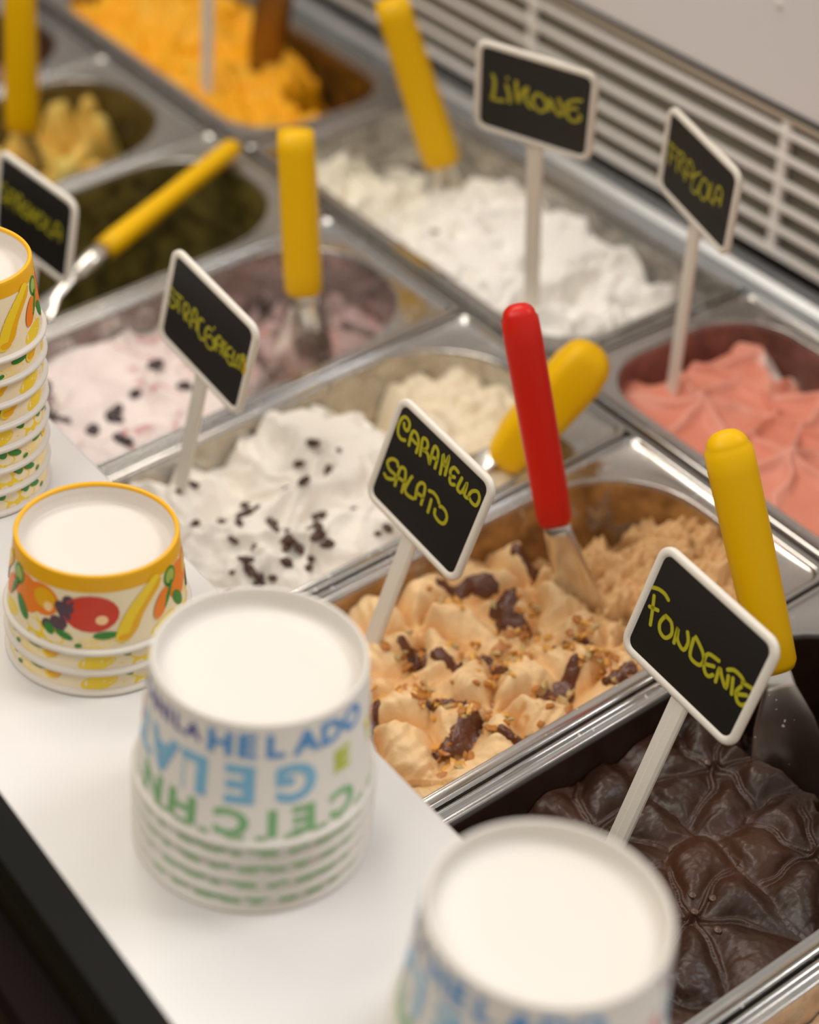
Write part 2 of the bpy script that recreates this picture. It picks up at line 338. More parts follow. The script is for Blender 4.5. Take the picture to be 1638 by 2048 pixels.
# --- caramel
clus = [(703, -168, 14), (743, -150, 20), (729, -143, 14), (722, -212, 12), (745, -223, 20), (762, -221, 24), (775, -216, 16), (799, -175, 14), (790, -143, 20), (775, -135, 18), (808, -136, 12), (792, -239, 18), (788, -212, 16), (808, -206, 12), (758, -165, 28), (745, -184, 18), (765, -189, 12), (735, -250, 18), (755, -270, 12), (718, -240, 14), (800, -192, 8)]
CC = [(.783, -.200, .3), (.706, -.196, 1.1), (.788, -.122, .2), (.750, -.262, 2.0), (.716, -.125, .8), (.800, -.31, 1.0), (.695, -.29, .2)]
def f_car(x, s):
    d, gap, th, ph = cells(x + .003 * fbm(x, s, .02, 2), s + .003 * fbm(x, s, .02, 2, off=4), CC)
    lob = np.abs(np.cos(2.5 * (th + ph) + 26 * d)) ** .85
    dome = lob * ss(.0, .014, d) * (0.45 + 0.55 * ss(0, .012, gap))
    h = -.027 + .0175 * dome * (1 - .35 * ss(.018, .05, d)) + .0007 * np.sin(d * 900 + 3 * fbm(x, s, .03, 2)) * ss(.2, .7, dome) + .0005 * fbm(x, s, .006, 2) + .004 * fbm(x, s, .05, 2)
    pk = np.exp(-(d / .0045) ** 2); h = h + .006 * pk
    e = s + .008 * fbm(x, s, .025, 3, off=5)
    m = ss(-.118, -.100, e)
    r = fbm(x, s, .022, 5, .62, 2.0)
    deep = -.034 + .012 * r + .022 * ss(-.075, -.03, s) * ss(.7, .75, x) - .02 * ss(.71, .685, x)
    h = h * (1 - m) + deep * m
    hot = np.array((.74, .47, .22)); dk = np.array((.36, .18, .055))
    c1 = mixc(hot, dk, ss(-.0, .8, -r + .25 * fbm(x, s, .05, 2)))
    c0 = mixc((.86, .60, .315), (.80, .50, .22), ss(.0, 1., 1 - dome))
    k = 0
    for bx, by, _n in clus: k = np.maximum(k, np.exp(-((x * 1000 - bx) ** 2 + (s * 1000 - by) ** 2) / 110))
    c0 = mixc(c0, (.62, .24, .04), .75 * k * ss(.0, .45, fbm(x, s, .010, 3, .6, 3.0) + .1))
    return np.minimum(h, -.003), c0 * (1 - m[..., None]) + c1 * m[..., None]
# --- dark chocolate
CH = [(.944, -.206, .15), (.878, -.132, .9), (.952, -.132, .5), (.872, -.210, 1.3), (.905, -.285, .6), (.975, -.290, .1), (.85, -.30, .4)]
def f_choc(x, s):
    X = x + .004 * fbm(x, s, .025, 2); S = s + .004 * fbm(x, s, .025, 2, off=6)
    d, gap, th, ph = cells(X, S, CH)
    n = 6; a = n * (th + ph) / 2 + 14 * d
    dp = d * np.abs(np.sin(a)) * 2 / n
    rid = np.exp(-(dp / .0011) ** 2) * ss(.05, .02, d)
    lobe = np.abs(np.sin(a)) ** .9 * ss(0, .022, d)
    h = -.030 + .0078 * lobe * (.35 + .65 * ss(0, .016, gap)) + .0040 * rid * ss(.0, .012, gap) + .005 * np.exp(-(d / .0025) ** 2)
    h = h + .0003 * fbm(x, s, .004, 2) + .003 * fbm(x, s, .06, 2)
    e = s + .008 * fbm(x, s, .03, 3, off=2)
    m = ss(-.112, -.095, e); deep = -.070 + .010 * fbm(x, s, .02, 5, .6)
    h = h * (1 - m) + deep * m
    c0 = mixc((.034, .0135, .006), (.060, .021, .008), ss(-.4, .6, fbm(x, s, .05, 2)))
    rr = ss(.5, 1, rid)
    c0 = mixc(c0, (.085, .045, .030), .6 * rr)
    return h, mixc(c0, (.028, .012, .006), m)
# --- strawberry
CP = [(.656, .067, .2), (.732, .069, .8), (.634, .140, .5), (.700, .137, 1.2), (.800, .105, .1), (.86, .06, .6), (.88, .14, .4), (.78, .155, 1.0), (.94, .1, .2)]
def f_pink(x, s):
    X = x + .005 * fbm(x, s, .03, 2); S = s + .005 * fbm(x, s, .03, 2, off=6)
    d, gap, th, ph = cells(X, S, CP)
    a = 3 * (th + ph) + 14 * d; c_ = np.abs(np.sin(a)); wd = d * c_ * 2 / 6
    rid = np.exp(-(wd / .0032) ** 2)
    h = -.015 + .0070 * rid * ss(.065, .012, d) - .004 * ss(0, .03, d) + .006 * np.exp(-(gap / .006) ** 2) + .004 * np.exp(-(d / .006) ** 2)
    h = h - .026 * ss(.135, .158, s + .1 * np.maximum(x - .66, 0)) * ss(.75, .66, x) - .02 * ss(.62, .605, x) * ss(.05, .08, s)
    h = h - .010 * ss(.12, .16, s)
    q = ss(-.3, .9, rid + .3 * fbm(x, s, .04, 2))
    cw = mixc((.72, .245, .160), (.82, .36, .265), q); wm = ss(.014, .008, np.hypot((x - .655) * .7, s - .138) + .004 * fbm(x, s, .01, 3))
    return np.minimum(h, -.004), mixc(cw, (.86, .76, .70), wm)
# --- lemon
def f_lim(x, s):
    wx = x + .012 * fbm(x, s, .04, 2, off=1); wy = s + .012 * fbm(x, s, .04, 2, off=9)
    r = ridged(wx * 1.0, wy * .75, .044, 4, .45, 4.0)
    h = -.030 + .020 * ss(.24, .45, x) + .036 * (r - .55) + .008 * np.exp(-(((x - .45) / .08) ** 2 + ((s - .10) / .04) ** 2)) 
    h = h - .016 * ss(.135, .158, s) - .010 * ss(.50, .575, x)
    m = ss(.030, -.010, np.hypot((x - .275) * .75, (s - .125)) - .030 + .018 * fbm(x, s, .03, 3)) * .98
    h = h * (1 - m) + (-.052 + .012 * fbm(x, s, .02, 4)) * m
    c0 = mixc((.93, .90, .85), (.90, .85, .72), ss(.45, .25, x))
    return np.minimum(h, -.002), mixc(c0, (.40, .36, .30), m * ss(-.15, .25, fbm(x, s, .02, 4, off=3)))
# --- sour cherry
def f_ama(x, s):
    wx = x + .015 * fbm(x, s, .05, 2, off=3); wy = s + .015 * fbm(x, s, .05, 2, off=8)
    h = -.022 + .012 * (ridged(wx, wy, .07, 2, .4, 6.0) - .6) * 1.5 + .0008 * fbm(x, s, .006, 2)
    m = ss(-.160, -.125, s + .01 * fbm(x, s, .03, 3))
    deep = -.045 + .012 * fbm(wx, wy, .035, 4, .5, 3.0) + .022 * ss(.44, .48, x) * ss(-.09, -.05, s)
    h = h * (1 - m) + deep * m
    v = ss(.80, .93, ridged(wx, wy, .045, 3, .5, 12.0))
    c0 = mixc((.83, .72, .675), (.52, .13, .14), v * .75)
    c1 = mixc((.50, .35, .33), (.17, .12, .105), ss(.0, .45, fbm(wx, wy * 1.8, .03, 4, .5, 7.0)))
    c1 = mixc(c1, (.58, .28, .235), .6 * ss(.2, .6, fbm(x, s, .03, 3, off=21)))
    return np.minimum(h, -.003), c0 * (1 - m[..., None]) + c1 * m[..., None]
# --- nearly empty pistachio pan
def f_oli(x, s):
    h = -.098 + .010 * fbm(x, s, .03, 4) + .05 * ss(-.24, -.33, s)
    c0 = mixc((.075, .058, .015), (.27, .21, .06), ss(.0, .7, fbm(x, s, .03, 4, .6, 3.0)))
    return h, c0
# --- yellow cream clumps
BANANA = ((.012, -.060, .020, .085), (.030, -.040, .016, .080), (.050, -.040, .015, .070), (.062, -.058, .014, .068), (.080, -.075, .016, .060), (.100, -.085, .020, .075), (.118, -.080, .018, .075), (.132, -.060, .012, .066), (.112, -.100, .022, .078))
BC = [(-.0, 0, 0, 0)]
def f_ban(x, s):
    h = -.080 + .003 * fbm(x, s, .03, 3)
    for bx, by, r, a in BANANA + ((.02, -.10, .03, .06), (.05, -.14, .03, .065), (.03, -.19, .04, .07), (.09, -.20, .04, .07), (.06, -.26, .05, .07), (.12, -.27, .05, .07), (.145, -.33, .05, .07)):
        q = np.hypot(x - bx + .006 * fbm(x, s, .02, 2, off=by * 100), s - by) / r; h = np.maximum(h, -.080 + (a - .012) * np.clip(1.3 * np.exp(-.7 * q ** 2) - .25, -1, 1) + .010 * fbm(x, s, .022, 3))
    h = np.minimum(h, -.020 + .008 * fbm(x, s, .02, 3, off=31))
    k = ss(-.077, -.070, h)
    c1 = mixc((.78, .50, .10), (.80, .62, .16), ss(-.3, .4, fbm(x, s, .03, 3)))
    return h, mixc((.10, .072, .025), (0, 0, 0), 1 - 1 + 0 * k) * (1 - k[..., None]) + c1 * k[..., None]
def f_bro(x, s):
    h = -.045 + .02 * fbm(x, s, .05, 4); return h, mixc((.20, .10, .055), (.40, .24, .16), ss(-.4, .5, fbm(x, s, .03, 4)))
def f_cap(x, s):
    h = -.03 + .015 * fbm(x, s, .05, 4); return h, mixc((.70, .60, .5), (.55, .42, .3), ss(-.4, .5, fbm(x, s, .03, 4)))
# --- mango
def f_man(x, s):
    wx = x + .012 * fbm(x, s, .04, 2, off=1)
    h = -.014 + .012 * fbm(wx, s, .045, 4, .5, 5.0) + .006 * (ridged(wx, s, .03, 2) - .5)
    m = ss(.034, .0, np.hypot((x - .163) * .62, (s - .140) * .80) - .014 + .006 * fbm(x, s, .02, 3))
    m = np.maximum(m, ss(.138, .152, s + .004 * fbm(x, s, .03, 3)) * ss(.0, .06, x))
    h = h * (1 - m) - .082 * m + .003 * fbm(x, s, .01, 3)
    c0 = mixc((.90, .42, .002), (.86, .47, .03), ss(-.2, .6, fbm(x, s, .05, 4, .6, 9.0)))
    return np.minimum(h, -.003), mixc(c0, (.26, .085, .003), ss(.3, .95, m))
# --- corner pan
def f_cor(x, s):
    h = -.030 + .020 * np.exp(-(((x - 1.075) / .045) ** 2)) + .008 * fbm(x, s, .03, 4, .55); return h, mixc((.76, .50, .29), (.84, .60, .38), ss(-.4, .5, fbm(x, s, .02, 4)))

pans = [
 ('strac', fpan(XK[3], XK[4], steel('pan_steel_a', smear=(.62, .53, .40), amount=.40, deep=(.35, .30, .22)), 'steel gelato pan under the white gelato with chocolate chips'), f_strac, TF, GM, 170, 360, 'white gelato flecked with dark chocolate pieces, scooped hollow at its far end'),
 ('car', fpan(XK[4], XK[5], steel('pan_steel_b', smear=(.50, .27, .085), amount=.62, deep=(.20, .09, .025)), 'steel gelato pan under the caramel gelato with the red handled spatula'), f_car, TF, GMR, 200, 420, 'tan caramel gelato in swirled peaks with brown sauce and nut crumbs'),
 ('choc', fpan(XK[5], XK[6], steel('pan_steel_c', smear=(.035, .015, .008), amount=.95, deep=(.02, .009, .005)), 'steel gelato pan under the dark chocolate gelato at the right'), f_choc, TF, GMG, 240, 460, 'glossy dark chocolate gelato pressed into ridged star shapes'),
 ('ama', fpan(XK[2], XK[3], steel('pan_steel_d', smear=(.33, .24, .21), amount=.35, deep=(.2, .14, .12)), 'steel gelato pan under the pale pink gelato with black cherries'), f_ama, TF, GM, 150, 300, 'pale pink and white gelato with syrup streaks and dark cherries'),
 ('oli', fpan(XK[1], XK[2], steel('pan_steel_e', (.5, .48, .44), smear=(.20, .155, .035), amount=.80, deep=(.05, .038, .01)), 'nearly empty steel gelato pan smeared with olive green residue'), f_oli, TF, GMR, 90, 180, 'thin olive green layer left in the nearly empty pan'),
 ('ban', fpan(XK[0], XK[1], steel('pan_steel_f', (.5, .48, .44), smear=(.16, .115, .03), amount=.75, deep=(.07, .048, .014)), 'steel gelato pan holding the last clumps of yellow gelato'), f_ban, TF, GMR, 130, 260, 'last ragged clumps of yellow gelato in a dark steel pan'),
 ('bro', fpan(-.1675, XK[0], steel('pan_steel_g', smear=(.12, .06, .03), amount=.7), 'steel gelato pan under the brown gelato at the top left'), f_bro, TF, GMR, 80, 160, 'brown gelato half hidden by the yellow handle at the top left'),
 ('cor', fpan(XK[6], 1.174, steel('pan_steel_h', smear=(.6, .45, .3), amount=.3), 'steel gelato pan at the bottom right corner, beyond the chocolate one'), f_cor, TF, GMR, 100, 200, 'peach beige gelato in the pan at the bottom right corner'),
 ('man', bpan(-.152, .2180, steel('pan_steel_i', smear=(.22, .095, .008), amount=.85, deep=(.07, .035, .01)), 'wide steel gelato pan under the orange mango coloured gelato'), f_man, TB, GM, 300, 150, 'bright orange gelato, lumpy, with a dug out dark hollow at its end'),
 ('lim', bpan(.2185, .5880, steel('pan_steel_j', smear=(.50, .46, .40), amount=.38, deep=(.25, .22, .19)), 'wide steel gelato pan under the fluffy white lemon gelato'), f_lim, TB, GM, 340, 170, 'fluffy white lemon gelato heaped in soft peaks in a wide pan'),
 ('pin', bpan(.5885, .9580, steel('pan_steel_k', smear=(.30, .12, .09), amount=.75, deep=(.16, .07, .055)), 'wide steel gelato pan under the pink strawberry gelato'), f_pink, TB, GM, 320, 160, 'salmon pink strawberry gelato pressed into star petals'),
 ('blk', bpan(-.522, -.1525, STEEL, 'wide steel gelato pan beyond the mango coloured one at the top left edge'), f_cap, TB, GMR, 60, 40, 'pale gelato in the farthest wide pan at the top left edge'),
]
BED = {}
for key, op, fn, tilt, m, nx, ny, lab in pans:
    BED[key] = surface('gelato', fn, op, tilt, m, nx, ny, lab)

# ------------------------------------------------------------------ things stuck in the gelato
def rock(name, m, sx, sy, sz, seed, sub=1, sharp=.25):
    r = random.Random(seed); bm = bmesh.new(); bmesh.ops.create_icosphere(bm, subdivisions=sub, radius=1.0)
    for v in bm.verts:
        k = 1 + r.uniform(-sharp, sharp); v.co = Vector((v.co.x * sx * k, v.co.y * sy * k, v.co.z * sz * k))
    bmesh.ops.recalc_face_normals(bm, faces=bm.faces); me = D.meshes.new(name); bm.to_mesh(me); bm.free(); me.materials.append(m); return me
def put(me, name, bed, x, s, dz=0.0, rot=None, sc=1.0, r=random):
    o, hg = BED[bed]; q = link(D.objects.new(name, me), o); q.location = (x, s, hg(x, s) + dz)
    q.rotation_euler = rot if rot else (r.uniform(-.5, .5), r.uniform(-.5, .5), r.uniform(0, 6.28)); q.scale = (sc, sc, sc); return q
CHIP = noise_bump(mat('dark_chocolate_chip', (.075, .033, .020), .5), 400, .4)
chips = [rock('chocolate_chip', CHIP, a, b, c_, i, 1, .22) for i, (a, b, c_) in enumerate(((.0032, .0018, .0012), (.0024, .0020, .0014), (.0042, .0016, .0014), (.0018, .0014, .0012)))]
rc = random.Random(3)
CP_ = [(530, -235, 2), (546, -228, 2), (553, -234, 0), (558, -216, 3), (564, -222, 1), (570, -220, 1), (573, -222, 0), (586, -216, 0), (584, -212, 1), (577, -185, 1), (595, -189, 0), (593, -183, 1), (590, -187, 3), (564, -189, 3), (554, -174, 1), (548, -159, 2), (605, -167, 1), (632, -170, 3), (634, -164, 1), (560, -252, 1), (581, -233, 3), (587, -242, 0), (607, -246, 2), (610, -247, 0), (614, -247, 0), (620, -246, 1), (618, -244, 3), (625, -239, 0), (627, -230, 1), (629, -229, 3), (613, -221, 0), (611, -219, 2), (615, -214, 0), (609, -218, 1), (617, -201, 1), (620, -203, 0), (624, -200, 2), (622, -198, 1), (632, -219, 1), (624, -213, 3), (599, -220, 3), (605, -238, 3), (602, -253, 3), (610, -262, 3), (576, -166, 2), (508, -177, 3), (567, -152, 3), (597, -200, 0), (600, -198, 1), (592, -203, 0), (589, -206, 3), (528, -240, 3), (533, -245, 3), (612, -203, 0), (571, -215, 3)]
for x, s, k in CP_: put(chips[k], 'chocolate_chip', 'strac', x / 1000, s / 1000, .0006, None, rc.uniform(1.3, 2.1), rc)
CHR = mat('black_cherry', (.030, .008, .010), .2, coat=.4)
cher = [rock('cherry', CHR, .0058, .0050, .0040, 20 + i, 2, .06) for i in range(2)]
for me in cher: me.polygons.foreach_set('use_smooth', [True] * len(me.polygons))
for i, (x, s) in enumerate([(395, -183), (406, -207), (413, -225), (417, -231), (421, -229), (452, -244), (457, -241), (402, -266), (411, -262), (421, -248), (425, -252), (409, -268), (427, -182), (398, -187), (380, -262), (372, -255)]):
    put(cher[i % 2], 'cherry', 'ama', x / 1000, s / 1000, .0005, None, rc.uniform(.75, 1.1), rc)

# sauce streaks: domed ribbons that follow the surface
SAUCE = noise_bump(mat('brown_sauce', (.125, .036, .013), .22, coat=.3), 250, .9, .002)
def streak(bed, pts, w, seed):
    o, hg = BED[bed]; r = random.Random(seed); P = [Vector((a / 1000, b / 1000)) for a, b in pts]; path = []
    for a, b in zip(P[:-1], P[1:]):
        for k in range(7): path.append(a.lerp(b, k / 7))
    path.append(P[-1]); n = len(path); V = []; F = []; nu = 7
    for i, p in enumerate(path):
        t = (path[min(i + 1, n - 1)] - path[max(i - 1, 0)]).normalized(); nn = Vector((-t.y, t.x)); ww = 1.45 * w * (math.sin(PI * (i + .6) / (n + .2)) ** .5) * r.uniform(.7, 1.2)
        for j in range(nu):
            u = (j / (nu - 1) - .5) * 2; q = p + nn * u * ww; V.append((q.x, q.y, .5 * hg(q.x, q.y) + .5 * max(hg(q.x, q.y), hg(p.x, p.y)) + .0036 * math.sqrt(max(0, 1 - u * u)) * r.uniform(.6, 1.3) - .0004))
    for i in range(n - 1):
        for j in range(nu - 1): a = i * nu + j; F.append((a, a + 1, a + nu + 1, a + nu))
    mesh('sauce_streak', V, F, SAUCE, o, True)
for i, (pts, w_) in enumerate([([(690, -170), (700, -152), (712, -142)], .0045), ([(724, -158), (738, -152), (746, -146)], .004), ([(738, -160), (728, -150), (724, -140)], .004), ([(714, -214), (722, -208), (734, -214)], .0042), ([(733, -206), (741, -200), (748, -196)], .003),
        ([(786, -244), (790, -232), (786, -218), (790, -210)], .0042), ([(758, -229), (768, -222), (776, -214)], .0030), ([(794, -182), (794, -165), (788, -148)], .0045), ([(806, -146), (811, -136), (812, -128)], .004), ([(803, -214), (812, -208), (817, -203)], .0032), ([(765, -146), (775, -138), (782, -132)], .0034), ([(695, -120), (703, -114), (712, -118)], .004), ([(745, -250), (752, -262), (748, -275)], .004), ([(700, -230), (696, -250), (704, -262)], .004), ([(770, -182), (752, -178), (742, -184)], .0025)]):
    streak('car', pts, w_, i)
NUT = mat('amber_nut', (.46, .17, .022), .35, coat=.2)
NUT3 = mat('golden_nut', (.72, .37, .07), .35, coat=.2)
NUT2 = mat('pale_nut', (.50, .34, .13), .4)
nuts = [rock('nut_piece', (NUT, NUT3, NUT, NUT3, NUT2)[i], .0021 + .0003 * (i % 3), .0015, .0010, 60 + i, 1, .42) for i in range(5)]
cnt = 0
for cx, cy, n in clus:
    for _ in range(n):
        x = (cx + rc.gauss(0, 7)) / 1000; s = (cy + rc.gauss(0, 6)) / 1000
        if cnt >= 298: break
        if .678 < x < .818 and -.33 < s < -.11: put(nuts[rc.choice((0, 0, 1, 2, 3, 4))], 'nut_piece', 'car', x, s, .0006, None, rc.uniform(.9, 1.9), rc); cnt += 1
blob = [rock('sauce_drop', mat('olive_sauce', (.16, .11, .01), .3), .004, .003, .0012, 90 + i, 2, .1) for i in range(2)]
put(blob[0], 'sauce_drop', 'lim', .400, .045); put(blob[1], 'sauce_drop', 'lim', .452, .078)
put(rock('syrup_drop', mat('berry_syrup', (.14, .02, .02), .3), .005, .003, .0012, 95, 2, .1), 'syrup_drop', 'lim', .490, .072)
# little raised buttons on the chocolate stars
for x, s in ((935, -199), (942, -192), (957, -203), (876, -134), (944, -206)):
    put(rock('chocolate_nub', mat('choc_nub', (.10, .05, .032), .35), .0024, .0021, .0013, 3, 2, .05), 'chocolate_nub', 'choc', x / 1000, s / 1000, .0006, (0, 0, 0))

